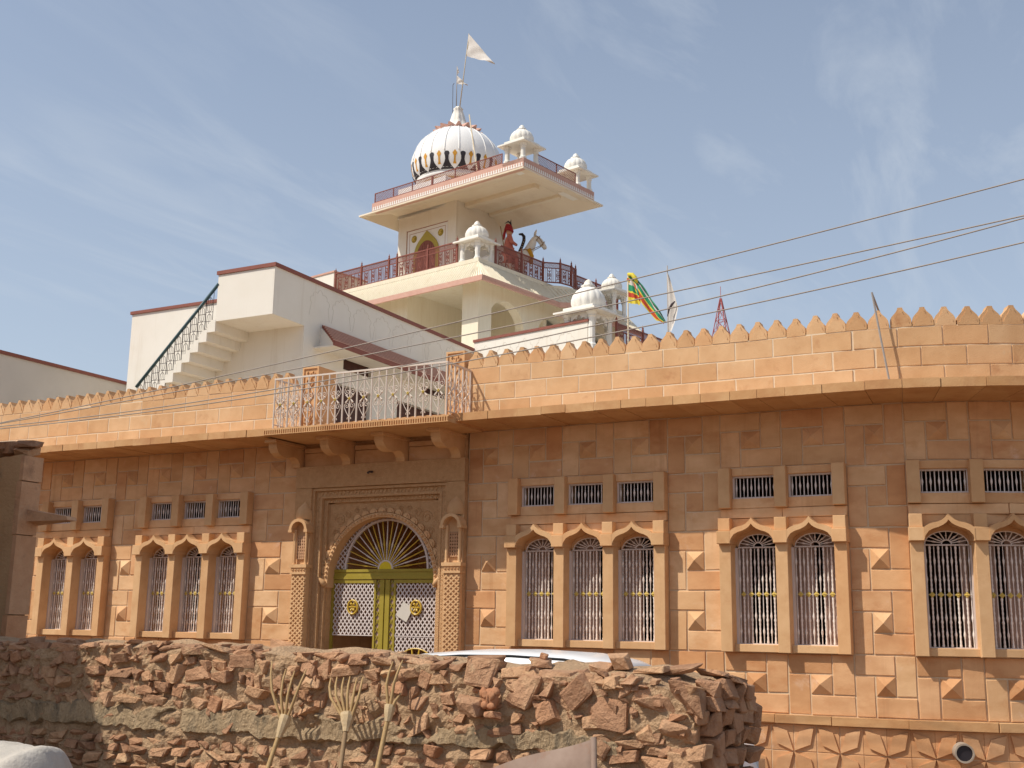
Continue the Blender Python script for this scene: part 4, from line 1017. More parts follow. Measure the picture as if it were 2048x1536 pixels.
bd = MB('roof_band'); bd.box(EX0+0.62, EX1-0.005, EY0+0.01, EY0+0.25, 13.82, 14.12); bd.box(EX1-0.10, EX1-0.004, EY0+0.25, EY1-0.5, 13.82, 14.12); bd.box(EX0+0.8, EX1-.25, EY1-.7, EY1-.5, 14.20, 14.26)
tp('roof_band', bd, 'pink_band', par=ROOF)
def dent(): return MB('dentil').prism([(-0.045, 0), (0.045, 0), (0.02, 0.075), (0.035, 0.10), (0, 0.13), (-0.035, 0.10), (-0.02, 0.075)], -0.012, 0.02).mesh('white_oval')
k = 0; x = EX0+0.70
while x < EX1-0.05: obj('dentil', cached('dentil', dent), ROOF, TM @ T(x, EY0+0.01, 13.85)); x += 0.10
y = EY0+0.08
while y < EY1-0.55: obj('dentil', cached('dentil', dent), ROOF, TM @ T(EX1-0.004, y, 13.85) @ RZ(R(90))); y += 0.10
def roof_rail(p, q, z0, par):
    dx, dy = q[0]-p[0], q[1]-p[1]; L = math.hypot(dx, dy); mb = MB('roof_railing'); h = 0.36
    mb.box(0, L, -0.012, 0.012, 0.02, 0.045); mb.box(0, L, -0.012, 0.012, h-0.025, h)
    for i in range(int(L/1.1)+2):
        x = L*i/(int(L/1.1)+1); mb.box(x-0.014, x+0.014, -0.014, 0.014, 0, h)
    lattice(mb, 0, L, 0.045, h-0.025, 0.052, 0.010, -0.003, 0.003, 50)
    obj('roof_railing', mb.mesh('maroon_iron'), par, TM @ T(p[0], p[1], z0) @ RZ(math.atan2(dy, dx)))
roof_rail((EX0+0.70, EY0+0.06), (-4.55, EY0+0.06), 14.12, ROOF); roof_rail((-4.50, EY0+0.06), (-1.60, EY0+0.06), 14.12, ROOF)
roof_rail((EX1-0.06, EY0+0.72), (EX1-0.06, 5.55), 14.12, ROOF)
# dome
DC = (-6.56, 6.25)
plinth = MB('dome_plinth'); plinth.box(-7.7, -5.45, 4.5, 7.6, 14.12, 15.22); tp('dome_plinth', plinth, 'white_marble', par=ROOF)
tp('dome_drum', MB('dome_drum').lathe([(1.36, 15.2), (1.36, 15.36), (1.30, 15.38), (1.30, 15.52)], 48, (DC[0], DC[1], 0)), 'gold_ring', smooth=False, par=ROOF)
PR = [(1.70, 15.50), (1.86, 15.58), (1.90, 15.66), (1.86, 15.70), (1.98, 15.80), (2.08, 15.98), (2.145, 16.22), (2.15, 16.45), (2.10, 16.72), (1.98, 17.0), (1.79, 17.27), (1.52, 17.52), (1.20, 17.72), (0.85, 17.88), (0.5, 17.73), (0.0, 18.06)]
PR = [(r_*0.755, 15.5+(z_-15.5)*0.91) for r_, z_ in PR]
DOME = tp('dome', MB('dome').lathe(PR, 72, (DC[0], DC[1], 0)), 'white_marble', smooth=True, par=ROOF)
def dome_r(z):
    for (r_a, za), (r_b, zb) in zip(PR[3:-1], PR[4:]):
        if za <= z <= zb: return r_a+(r_b-r_a)*(z-za)/(zb-za)
    return 0
def on_dome(a, z, off):
    r_ = dome_r(z)+off; return (DC[0]+r_*math.cos(a), DC[1]+r_*math.sin(a), z)
for k in range(20):
    a = 2*math.pi*k/20
    mb = MB('dome_rib'); zs = [16.33+ (17.76-16.33)*i/16 for i in range(17)]
    mb.tube([on_dome(a+math.pi/20, z, 0.004) for z in zs], 0.022, 5); tp('dome_rib', mb, 'white_marble', smooth=True, par=ROOF)
def dome_patch(name, a, prof, m, off):      # prof: (z, half width in metres)
    mb = MB(name); vs = []; ncol = 5
    for z, hw in prof:
        r_ = dome_r(z)
        for j in range(ncol): vs.append(on_dome(a+(hw/r_)*(2*j/(ncol-1)-1), z, off))
    fs = [(i*ncol+j, i*ncol+j+1, (i+1)*ncol+j+1, (i+1)*ncol+j) for i in range(len(prof)-1) for j in range(ncol-1)]
    mb.add(vs, fs); return tp(name, mb, m, par=ROOF)
NP = 18
for k in range(NP):
    a = 2*math.pi*k/NP
    dome_patch('black_tongue', a, [(15.71, 0.25), (15.75, 0.21), (15.83, 0.14), (15.93, 0.085), (16.03, 0.058), (16.13, 0.065), (16.20, 0.088), (16.25, 0.09), (16.29, 0.065), (16.305, 0.02)], 'black_paint', 0.008)
    dome_patch('orange_dart', a+math.pi/NP, [(15.86, 0.055), (15.9, 0.05), (15.95, 0.03), (16.12, 0.03), (16.18, 0.06), (16.23, 0.082), (16.28, 0.05), (16.34, 0.012)], 'orange_paint', 0.010)
mb = MB('dome_lotus')
for k in range(16):
    a = 2*math.pi*k/16; c, s_ = math.cos(a), math.sin(a)
    mb.hexa([(DC[0]+0.76*math.cos(a-.18), DC[1]+0.76*math.sin(a-.18), 17.60), (DC[0]+0.76*math.cos(a+.18), DC[1]+0.76*math.sin(a+.18), 17.60), (DC[0]+0.42*math.cos(a+.18), DC[1]+0.42*math.sin(a+.18), 17.74), (DC[0]+0.42*math.cos(a-.18), DC[1]+0.42*math.sin(a-.18), 17.74),
             (DC[0]+0.90*math.cos(a-.03), DC[1]+0.90*math.sin(a-.03), 17.73), (DC[0]+0.90*math.cos(a+.03), DC[1]+0.90*math.sin(a+.03), 17.73), (DC[0]+0.42*math.cos(a+.1), DC[1]+0.42*math.sin(a+.1), 17.82), (DC[0]+0.42*math.cos(a-.1), DC[1]+0.42*math.sin(a-.1), 17.82)])
tp('dome_lotus', mb, 'pink_band', par=ROOF)
tp('dome_finial', MB('dome_finial').lathe([(0.50, 17.76), (0.33, 17.90), (0.26, 18.12), (0.20, 18.36), (0.14, 18.54), (0.17, 18.58), (0.10, 18.66), (0, 18.70)], 24, (DC[0], DC[1], 0), f=lambda a, z: 1+0.12*math.cos(8*a)), 'chhatri_white', smooth=True, par=ROOF)
# kiosk turrets
def chhatri(name, w, hp, M, par, tall=1.0, arches=True, dome_k=1.0):
    """square kiosk: four pillars, cusped arches, eave slab, ribbed dome; w = pillar spacing"""
    root = group_part(name, par, tuple(M.translation))
    pil = MB('pillar'); r_ = 0.075*w/0.62
    for q in ((-1, -1), (1, -1), (1, 1), (-1, 1)):
        mb = MB('pillar'); mb.lathe([(r_*1.5, 0), (r_*1.5, 0.06), (r_*1.1, 0.09), (r_, 0.14), (r_*0.95, hp-0.16), (r_*1.3, hp-0.13), (r_*1.0, hp-0.10), (r_*1.6, hp-0.03), (r_*1.6, hp)], 8)
        obj('pillar', mb.mesh('chhatri_white'), root, M @ T(q[0]*w/2, q[1]*w/2, 0))
    if arches:
        for k in range(4):
            mb = MB('cusped_arch'); hw = w/2-r_*0.6
            zs_ = hp-0.34*w/.62; pts = [(-hw, zs_)]+[(x*0.96, z+zs_) for x, z in cusped(hw, 0.27*w/.62)]+[(hw, zs_)]
            top = [(x, hp+0.005) for x, z in pts]
            mb.band(pts, top, -0.025, 0.025)
            obj('cusped_arch', mb.mesh('chhatri_white'), root, M @ RZ(R(90*k)) @ T(0, -w/2, 0))
    e = w*0.86
    mb = MB('eave_slab'); mb.hexa([(-e, -e, hp), (e, -e, hp), (e, e, hp), (-e, e, hp), (-e, -e, hp+0.045), (e, -e, hp+0.045), (e, e, hp+0.045), (-e, e, hp+0.045)])
    d = w*0.62; mb.box(-d, d, -d, d, hp+0.0451, hp+0.045+0.12*tall)
    obj('eave_slab', mb.mesh('chhatri_white'), root, M)
    z0 = hp+0.045+0.12*tall; rd = w*0.60
    P = [(0.86, 0), (0.90, 0.04), (0.92, 0.08), (1.0, 0.30), (0.985, 0.48), (0.90, 0.70), (0.74, 0.90), (0.52, 1.05), (0.32, 1.13), (0.26, 1.18)]
    mb = MB('dome'); mb.lathe([(a*rd, z0+b*rd*dome_k) for a, b in P], 84, f=lambda a, z: 1-0.05*abs(math.cos(7*a))**8)
    obj('dome', mb.mesh('chhatri_white', smooth=True), root, M)
    mb = MB('finial'); zt_ = z0+1.17*rd*dome_k
    mb.lathe([(0.34*rd, zt_-0.02), (0.40*rd, zt_+0.05*rd), (0.24*rd, zt_+0.16*rd), (0.20*rd, zt_+0.30*rd), (0.10*rd, zt_+0.42*rd), (0, zt_+0.47*rd)], 16, f=lambda a, z: 1+0.12*math.cos(8*a))
    obj('finial', mb.mesh('chhatri_white', smooth=True), root, M)
    mb = MB('plinth'); mb.box(-w/2-.1, w/2+.1, -w/2-.1, w/2+.1, -0.12, 0.0); obj('plinth', mb.mesh('chhatri_white'), root, M)
    return root
chhatri('kiosk', 0.62, 0.62, TM @ T(-2.90, 3.30, 11.30), TWR)                     # railing corner
chhatri('kiosk', 0.62, 0.52, TM @ T(-1.12, 3.27, 14.12), TWR, arches=False)       # roof corner
chhatri('kiosk', 0.62, 0.52, TM @ T(-1.12, 6.05, 14.12), TWR, arches=False)       # roof far corner
chhatri('kiosk', 0.74, 0.92, TM @ T(3.45, 0.45, 7.06), TWR, dome_k=1.15)                       # terrace corner
chhatri('kiosk', 0.60, 0.80, TM @ T(-1.75, 9.0, 10.62), TWR)                      # behind the long railing
# bamboo stick leaning on the dome
tp('bamboo_stick', MB('bamboo_stick').tube([(-2.75, 3.1, 14.13), (-4.75, 4.85, 17.35)], 0.022, 6), 'bamboo', par=ROOF)
# ------------------------------------------------------------------ rubble wall in front
from mathutils import noise as NZ
def nz(x, y, z=0.0): return NZ.noise(Vector((x, y, z)))
TOPX = [(-12.5, 0.05), (-9.08, 0.07), (-8.1, 0.09), (-7.2, 0.085), (-6.6, 0.06), (-5.6, 0.055), (-4.75, 0.01), (-4.0, -0.02), (-3.4, -0.04), (-3.05, -0.06), (-2.6, -0.12)]
def ztop(x):
    for (a, za), (b, zb) in zip(TOPX[:-1], TOPX[1:]):
        if a <= x <= b: return za+(zb-za)*(x-a)/(b-a)
    return TOPX[0][1] if x < -12 else TOPX[-1][1]
RW = thing('rubble_wall', 'low dry-looking wall of reddish rubble stones and mud mortar in the foreground', 'wall', (-6.5, -7.5, G))
FY, BY = -8.0, -7.15
WE = -2.71
core = MB('mud_core'); nx, nzr = 330, 60; x0 = -12.6
vs = []; fs = []
def coreF(x, v):
    zt = ztop(x)-0.03+0.03*nz(x*3, 5)
    z = G+(zt-G)*v
    y = FY+0.012+0.045*nz(x*3.1, z*4.3, 1)+0.03*nz(x*9, z*11, 4)+0.016*nz(x*23, z*27, 6)
    return (x, y, z)
for j in range(nzr+1):
    for i in range(nx+1): vs.append(coreF(x0+(WE-0.03-x0)*i/nx, j/nzr))
for j in range(nzr):
    for i in range(nx): a = j*(nx+1)+i; fs.append((a, a+1, a+nx+2, a+nx+1))
core.add(vs, fs)
def topz(x, u, z): return z+((0.05*nz(x*3.3, u*4, 7)+0.05*math.sin(u*3.1)+(0.07*u if x > -4 else 0.0)) if u > 0 else 0)
nt_ = 9; vs = []; fs = []                                     # rough top
for k in range(nt_+1):
    for i in range(nx+1):
        x = x0+(WE-0.03-x0)*i/nx; f = coreF(x, 1.0); u = k/nt_
        vs.append((x, f[1]+(BY-f[1])*u, topz(x, u, f[2])))
for k in range(nt_):
    for i in range(nx): a = k*(nx+1)+i; fs.append((a, a+1, a+nx+2, a+nx+1))
core.add(vs, fs)
vs2 = []                                                      # back face
for i in range(nx+1):
    q = vs[nt_*(nx+1)+i]; vs2 += [q, (q[0], BY+0.04*nz(q[0]*4, 2), q[2]-0.3), (q[0], BY, G)]
core.add(vs2, [(3*i+3+k, 3*i+k, 3*i+k+1, 3*i+k+4) for i in range(nx) for k in range(2)])
ne = 14; vs = []; fs = []                                     # broken end
for j in range(nzr+1):
    for k in range(ne+1):
        f = coreF(WE-0.03, j/nzr); u = k/ne
        vs.append((WE-0.03+(0.10*u+(0.05*nz(u*5, f[2]*6, 3) if k else 0) if j < nzr else 0), f[1]+(BY-f[1])*u, f[2] if j < nzr else topz(WE-0.03, u, f[2])))
for j in range(nzr):
    for k in range(ne): a = j*(ne+1)+k; fs.append((a, a+1, a+ne+2, a+ne+1))
core.add(vs, fs)
CORE = obj('mud_core', core.mesh('mud_mortar', smooth=False), RW)
def rock_mesh(seed):
    rnd = random.Random(seed); bm = bmesh.new()
    sh = [rnd.uniform(-.25, .25) for _ in range(4)]
    for sx in (-1, 1):
        for sy in (-1, 1):
            for sz in (-1, 1):
                if rnd.random() < 0.12: continue
                x, y, z = sx*rnd.uniform(.62, 1), sy*rnd.uniform(.62, 1), sz*rnd.uniform(.58, 1)
                bm.verts.new((x+sh[0]*z, y+sh[1]*z, z+sh[2]*x))
    for i in range(4):
        v = Vector((rnd.uniform(-1, 1), rnd.uniform(-1, 1), rnd.uniform(-1, 1))); m = max(abs(v.x), abs(v.y), abs(v.z)); v = v/m*rnd.uniform(.85, 1.0); bm.verts.new(v)
    bmesh.ops.convex_hull(bm, input=bm.verts)
    for v in [v for v in bm.verts if not v.link_faces]: bm.verts.remove(v)
    bmesh.ops.dissolve_limit(bm, angle_limit=R(14), verts=bm.verts, edges=bm.edges)
    bmesh.ops.bevel(bm, geom=list(bm.edges), offset=rnd.uniform(.10, .20), segments=1, affect='EDGES', clamp_overlap=True)
    bmesh.ops.triangulate(bm, faces=bm.faces)
    for v in bm.verts:
        n_ = NZ.noise(v.co*2.1+Vector((seed*3.1, 0, 0))); v.co += v.co.normalized()*n_*0.22
    bmesh.ops.recalc_face_normals(bm, faces=bm.faces)
    me = bpy.data.meshes.new('stone'); bm.to_mesh(me); bm.free(); me.materials.append(MATS['rock']); return me
ROCKS = [rock_mesh(i+3) for i in range(26)]
def rock(x, y, z, sx, sy, sz, tilt=0.0, name='stone', par=None, turn=None, m=None):
    M = T(x, y, z) @ Matrix.Rotation(tilt, 4, 'Y') @ RZ(turn if turn is not None else random.uniform(-.3, .3)) @ Matrix.Rotation(random.uniform(-.2, .2), 4, 'X') @ Matrix.Diagonal((sx/2, sy/2, sz/2, 1))
    return obj(name, m or random.choice(ROCKS), par or CORE, M)
STUFF = []
def put(x, z, w_, h, tilt, vis):
    d = random.uniform(0.07, 0.12)
    if vis: rock(x, FY+0.055+random.uniform(-.018, .03), z, w_, d*2, h, tilt)
    else: STUFF.append((x, FY+0.06, z, w_, d*2, h, tilt))
random.seed(21)
cnt = 0
# upper part: uneven bedded stones
zrow = -0.47
for row, h0 in enumerate((0.105, 0.125, 0.115, 0.12, 0.085)):
    x = -10.2+random.uniform(-.2, 0)
    while x < WE-0.03:
        w_ = random.choice((0.09, 0.13, 0.16, 0.19, 0.22, 0.27, 0.30))*random.uniform(.85, 1.15)
        big = random.random() < 0.14
        h = h0*random.uniform(0.65, 1.15)*(1.6 if big else 1)
        zz = zrow+h0/2+random.uniform(-.022, .022)+(ztop(x)-0.06)*0.9
        if zz+h/2 > ztop(x)+0.015: zz = ztop(x)+0.01-h/2
        if random.random() < 0.94:
            vis = x > -9.75 and cnt < 262 and (w_ > 0.125 or random.random() < .5); put(x+w_/2, zz, w_*1.05, h*1.05, random.uniform(-.2, .2) if not big else random.uniform(-.45, .45), vis); cnt += vis
        for q in range(2):
            if random.random() < 0.45: put(x+w_*random.random(), zz+h*random.uniform(-.6, .6), random.uniform(.04, .09), random.uniform(.03, .055), random.uniform(-.5, .5), False)
        x += w_+random.uniform(0.0, 0.022)
    zrow += h0
# lower part: thin coursed stones
z = -1.72; row = 0
while z < -0.60:
    h0 = random.uniform(0.062, 0.10); x = -12.4+random.uniform(0, .2)
    while x < WE-0.06:
        w_ = random.uniform(0.09, 0.26)
        low = -0.66 if x < -5.6 else (-0.60 if x < -4.0 else -0.75)
        if z+h0 < low+random.uniform(-.03, .03):
            vis = (z > -1.02 and x > -9.6 and x < -4.6) or (z > -0.84 and x >= -4.6)
            if x > -4.1 and random.random() < .4: w_ *= 1.3
            put(x+w_/2, z+h0/2, w_*1.0, h0*random.uniform(.85, 1.15), random.uniform(-.12, .12), vis and cnt < 288 and w_ > .15); cnt += (vis and w_ > .15)
        x += w_+random.uniform(.004, .02)
    z += h0*0.97
# stones showing through the plaster band
for x in (-9.0, -8.2, -7.55, -6.9, -6.3, -5.2, -4.9, -3.9, -3.6, -3.25, -2.95, -2.85):
    put(x, -0.54+random.uniform(-.06, .06), random.uniform(.12, .3), random.uniform(.07, .15), random.uniform(-.3, .3), False)
for x, z, w_, h, t in ((-3.35, -0.30, .34, .24, .2), (-3.02, -0.24, .3, .18, -.1), (-2.86, -0.42, .26, .2, .1), (-3.12, -0.47, .26, .2, -.6), (-2.84, -0.62, .28, .2, .1), (-3.45, -0.52, .24, .2, .5), (-3.62, -0.16, .24, .2, -.7), (-3.25, -0.12, .22, .14, -.6), (-4.42, -0.06, .30, .26, .15), (-4.02, -0.18, .22, .3, .3), (-3.85, -0.32, .2, .2, -.2), (-3.0, -.66, .3, .18, 0), (-2.95, -.82, .34, .2, 0)):
    put(x, z, w_, h, t, cnt < 299); cnt += 1
# broken end face
for z in (-1.5, -1.3, -1.1, -0.92, -0.76, -0.60, -0.46, -0.33, -0.22, -0.13):
    y = FY+0.12
    while y < BY-0.02:
        w_ = random.uniform(.12, .24)
        STUFF.append((WE+0.0+0.1*(y-FY)/0.85, y+w_/2, z+random.uniform(-.02, .02), .2, w_, random.uniform(.12, .2), random.uniform(-.2, .2))); y += w_
bm = bmesh.new()
for q in STUFF:
    me = random.choice(ROCKS); b0 = len(bm.verts)
    M = T(*q[:3]) @ Matrix.Rotation(q[6], 4, 'Y') @ RZ(random.uniform(-.3, .3)) @ Matrix.Diagonal((q[3]/2, q[4]/2, q[5]/2, 1))
    t_ = me.copy(); t_.transform(M); bm.from_mesh(t_); bpy.data.meshes.remove(t_)
me = bpy.data.meshes.new('small_stones'); bm.to_mesh(me); bm.free(); me.materials.append(MATS['rock'])
obj('small_stones', me, RW)['kind'] = 'stuff'
# old lime plaster band left on the face
pl = MB('plaster_band'); vs = []; fs = []; n = 300; m = 14
for i in range(n+1):
    x = -10.5+(-3.30+10.5)*i/n
    zt = -0.43+0.09*nz(x*1.7, 2)+0.06*nz(x*5, 9)+0.03*nz(x*17, 4)-0.02*(x > -4.6); zb = -0.655+0.06*nz(x*2.3, 12)+0.04*nz(x*7, 3)+0.02*nz(x*19, 8)+(0.05 if x > -5.6 else 0)
    for j in range(m+1):
        z = zb+(zt-zb)*j/m; e = min(j, m-j)/m
        hole = max(0.0, nz(x*2.2, z*5, 15)-0.28)*0.45
        vs.append((x, FY-0.030+0.020*nz(x*2.5, z*4, 5)+0.007*nz(x*15, z*15, 2)+0.006*nz(x*41, z*41, 3)+hole+(0.035 if j in (1, m-1) else 0.09 if j in (0, m) else 0), z))
for i in range(n):
    for j in range(m): a = i*(m+1)+j; fs.append((a, a+m+1, a+m+2, a+1))
pl.add(vs, fs); obj('plaster_band', pl.mesh('lime_plaster', smooth=False), RW)
# loose stones along the top
TS = [(-4.02, -7.78, 0.035, .18, .14, .06, .1), (-4.01, -7.76, 0.08, .07, .08, .06, .3), (-3.40, -7.72, 0.055, .17, .15, .12, -.1), (-3.12, -7.78, 0.005, .30, .2, .05, -.1), (-2.94, -7.66, 0.012, .30, .22, .055, -.12), (-2.76, -7.52, -0.012, .28, .24, .05, .06),
      (-2.66, -7.38, -0.055, .24, .3, .06, .15), (-3.52, -7.74, 0.0, .2, .2, .09, .2), (-4.44, -7.9, 0.03, .26, .2, .12, .1), (-5.45, -7.85, .055, .18, .16, .06, 0), (-6.9, -7.85, .085, .18, .15, .05, .1), (-9.0, -7.82, .08, .26, .2, .10, .1), (-9.5, -7.85, .07, .28, .2, .12, -.1)]
for q in TS: rock(*q[:6], q[6], name='top_stone', par=RW)
for i in range(60):
    x = random.uniform(-9.8, -2.7); rock(x, random.uniform(-7.97, -7.35), ztop(x)+random.uniform(-0.005, 0.012), random.uniform(.05, .15), random.uniform(.05, .13), random.uniform(.03, .055), random.uniform(-.2, .2), name='top_stone', par=RW)

# ------------------------------------------------------------------ carved stone idol in a hollow of the wall
mb = MB('carved_idol')
idol = bmesh.new()
def blob(bm, c, r, u=12, v=8): 
    g_ = bmesh.ops.create_uvsphere(bm, u_segments=u, v_segments=v, radius=1)
    for w_ in g_['verts']: w_.co = Vector((w_.co.x*r[0]+c[0], w_.co.y*r[1]+c[1], w_.co.z*r[2]+c[2]))
blob(idol, (0, 0, 0), (.085, .05, .095)); blob(idol, (-.03, -.04, .035), (.032, .016, .034)); blob(idol, (.034, -.04, .03), (.032, .016, .04)); blob(idol, (0, -.045, .0), (.012, .014, .05)); blob(idol, (-.035, -.04, -.05), (.036, .02, .035)); blob(idol, (.03, -.04, -.055), (.04, .018, .028)); blob(idol, (-.06, -.01, .05), (.04, .04, .05)); blob(idol, (.05, 0, .06), (.05, .04, .045))
for w_ in idol.verts: w_.co += w_.co.normalized()*0.012*nz(w_.co.x*40, w_.co.y*40, w_.co.z*40)
me = bpy.data.meshes.new('carved_idol'); idol.to_mesh(me); idol.free(); me.materials.append(MATS['idol'])
for q in me.polygons: q.use_smooth = True
tag(obj('carved_idol', me, None, T(-4.30, -8.07, -0.235) @ Matrix.Diagonal((.85, .85, .85, 1))), 'small orange carved stone head set in the rubble wall', 'idol')
rock(-4.46, -8.10, -0.29, .22, .2, .12, .1, name='stone', par=RW); rock(-4.25, -8.12, -0.345, .12, .12, .06, 0, name='stone', par=RW)

# ------------------------------------------------------------------ wooden winnowing forks leaning on the wall
def fork(label, tips, junc, neck, low, mh, mt, bend=0.5):
    d = Vector(low)-Vector(neck); foot = Vector(neck)+d*((G-neck[2])/d.z)
    t = thing('winnowing_fork', label, 'fork', tuple(foot), 'wooden forks leaning on the rubble wall')
    pts = [foot, Vector(low), Vector(neck), Vector(junc)]
    pts = [foot, foot.lerp(Vector(low), .5)+Vector((.008, 0, 0)), Vector(low), Vector(neck)+Vector((-.004, 0, 0)), Vector(junc)]
    obj('handle', MB('handle').tube(pts, [.021, .020, .019, .019, .021], 8).mesh(mh, smooth=True), t)
    J, K = Vector(junc), Vector(neck)
    for i, q in enumerate(tips):
        q = Vector(q); s_ = (i-(len(tips)-1)/2)
        mid = J.lerp(q, 0.5)+Vector((s_*0.022, -0.035, 0.01)); st = J+Vector((s_*0.012, 0, 0.0))
        obj('tine', MB('tine').tube([st-(J-K)*0.3, st, J.lerp(q, .22)+Vector((s_*.016, -.015, 0)), mid, J.lerp(q, .78)+Vector((s_*0.012, -.025, 0)), q], [.010, .012, .0125, .012, .010, .005], 7).mesh(mt, smooth=True), t)
    ln = (J-K)
    obj('binding', MB('binding').tube([K-ln*.1, K+ln*.25, K+ln*.8, J+ln*.25, J+ln*.55], [.024, .030, .030+.003*len(tips), .028+.005*len(tips), .024+.006*len(tips)], 9).mesh('cord', smooth=False), t)
    return t
fork('wooden winnowing fork with four long curved tines and pale handle', [(-6.356, -8.09, -0.016), (-6.209, -8.09, -0.076), (-6.117, -8.09, -0.086), (-6.0, -8.09, -0.07)], (-6.114, -8.2, -0.489), (-6.123, -8.24, -0.591), (-6.12, -8.36, -0.817), 'fork_wood', 'fork_wood')
fork('wooden winnowing fork with six short fanned tines and dark handle', [(-5.751, -8.09, -0.129), (-5.69, -8.09, -0.119), (-5.624, -8.09, -0.121), (-5.564, -8.09, -0.111), (-5.498, -8.09, -0.125), (-5.439, -8.09, -0.111)], (-5.495, -8.2, -0.435), (-5.475, -8.24, -0.514), (-5.426, -8.36, -0.771), 'fork_dark', 'fork_wood')
fork('wooden fork with two long prongs and a short side prong', [(-5.161, -8.09, 0.016), (-5.071, -8.09, 0.03), (-5.056, -8.12, -0.219)], (-5.106, -8.2, -0.346), (-5.104, -8.22, -0.42), (-5.09, -8.36, -0.748), 'fork_wood', 'fork_wood')

# ------------------------------------------------------------------ bent sheet of metal, cloth bundle
mb = MB('metal_sheet'); n = 12; m = 8; vs = []; fs = []
for i in range(n+1):
    u = i/n; x = -4.05+0.88*u
    for j in range(m+1):
        v = j/m
        zt = -0.70+0.31*u+0.02*math.sin(u*5)
        z = zt-1.05*v+0.0; y = -8.72-0.22*math.sin(v*1.5)+0.05*math.sin(u*3)-0.04*v
        vs.append((x+0.12*v, y, max(z, G+.01)))
for i in range(n):
    for j in range(m): a = i*(m+1)+j; fs.append((a, a+m+1, a+m+2, a+1))
mb.add(vs, fs)
sh = obj('metal_sheet', mb.mesh('sheet_metal', smooth=True)); so = sh.modifiers.new('thick', 'SOLIDIFY'); so.thickness = 0.012; so.offset = 0
tag(sh, 'bent rusty metal sheet standing in front of the rubble wall', 'metal sheet')
mb = MB('flange'); mb.tube([(-3.17, -8.73, -0.40), (-3.13, -8.80, -0.7), (-3.10, -8.88, -1.1), (-3.06, -8.95, G+.02)], 0.02, 6); obj('flange', mb.mesh('sheet_metal', smooth=True), sh)
bm = bmesh.new(); bmesh.ops.create_icosphere(bm, subdivisions=5, radius=1)
for v in bm.verts:
    c = v.co.copy(); f = 1+0.10*nz(c.x*1.6, c.y*1.6, c.z*1.6)+0.05*abs(nz(c.x*6, c.y*3, c.z*2+4))
    pk = 0.10*math.exp(-((c.x-0.55)**2+(c.z-0.74)**2)/0.02)
    f += 0.012*nz(c.x*14, c.y*9, c.z*5)+0.02*max(0, nz(c.x*3+c.z*4, c.y*3, 2)); v.co = Vector((c.x*0.66*f, c.y*0.55*f, max(c.z*0.60*f+pk, -0.56)))
me = bpy.data.meshes.new('cloth_bundle'); bm.to_mesh(me); bm.free(); me.materials.append(MATS['cloth_white'])
for q in me.polygons: q.use_smooth = True
tag(obj('cloth_bundle', me, None, T(-7.72, -9.5, -1.235)), 'rounded bundle wrapped in off-white cloth at the shaded wall end', 'bundle')

# ------------------------------------------------------------------ plastered old wall at the left and the house it belongs to
OW_ = thing('old_plaster_wall', 'stained old plaster wall end with sandstone quoins and a broken stone top', 'wall', (-12.3, -6.4, G))
ow = MB('plaster_face'); n = 26; m = 30; vs = []; fs = []
XR = -11.22
for j in range(m+1):
    for i in range(n+1):
        x = -13.4+(XR-0.02+13.4)*i/n; zt = 2.16+0.05*nz(x*2.2, 3)+0.03*nz(x*7, 1); z = G+(zt-G)*j/m
        vs.append((x, -6.72+0.02*nz(x*2, z*2, 8), z))
for j in range(m):
    for i in range(n): a = j*(n+1)+i; fs.append((a, a+1, a+n+2, a+n+1))
ow.add(vs, fs); ow.box(-13.4, XR-0.05, -6.68, -6.47, G, 2.14)
obj('plaster_face', ow.mesh('old_plaster', smooth=True), OW_)
z = G; k = 0
for h in (0.55, 0.5, 0.62, 0.42, 0.9, 0.62, 0.30):
    w_ = 0.02+0.03*(k % 2); a = XR-0.04-w_
    obj('quoin', MB('quoin').box(a, XR+random.uniform(-.02, .02), -6.735+random.uniform(-.01, .01), -6.46, z+0.006, z+h-0.006).mesh('quoin'), OW_); z += h; k += 1
for q in ((-11.40, -6.58, 2.22, .34, .26, .13, .03), (-11.33, -6.58, 2.31, .32, .26, .09, .05), (-11.68, -6.58, 2.29, .26, .26, .16, -.05), (-11.85, -6.55, 2.25, .36, .3, .18, .1), (-12.2, -6.5, 2.27, .34, .3, .16, -.1), (-12.55, -6.55, 2.28, .3, .3, .18, 0), (-11.6, -6.5, 2.26, .2, .2, .12, 0), (-12.9, -6.5, 2.25, .4, .3, .2, 0), (-12.02, -6.62, 2.20, .12, .1, .07, 0)):
    rock(*q[:6], q[6], name='top_stone', par=OW_)
obj('stone_bracket', MB('stone_bracket').hexa([(XR-.1, -6.62, 1.40), (XR+.64, -6.60, 1.40), (XR+.64, -6.46, 1.40), (XR-.1, -6.44, 1.36), (XR-.1, -6.62, 1.55), (XR+.62, -6.60, 1.44), (XR+.62, -6.46, 1.44), (XR-.1, -6.44, 1.55)]).mesh('quoin'), OW_)
NH = thing('mud_house', 'mud-plastered neighbouring house beside the old plaster wall', 'building', (-15.5, -10, G))
obj('wall', MB('wall').box(-18, -11.12, -13.2, -7.9, G, 4.35).mesh('old_plaster'), NH)
obj('roof_edge', MB('roof_edge').box(-18.1, -11.06, -13.3, -7.85, 4.35, 4.47).mesh('quoin'), NH)
obj('door', MB('door').box(-11.125, -11.07, -10.2, -9.2, G, 0.3).mesh('dark_wood'), NH)
obj('door_frame', MB('door_frame').box(-11.12, -11.05, -10.3, -10.2, G, 0.4).box(-11.12, -11.05, -9.2, -9.1, G, 0.4).box(-11.12, -11.05, -10.2, -9.2, 0.3, 0.4).mesh('quoin'), NH)

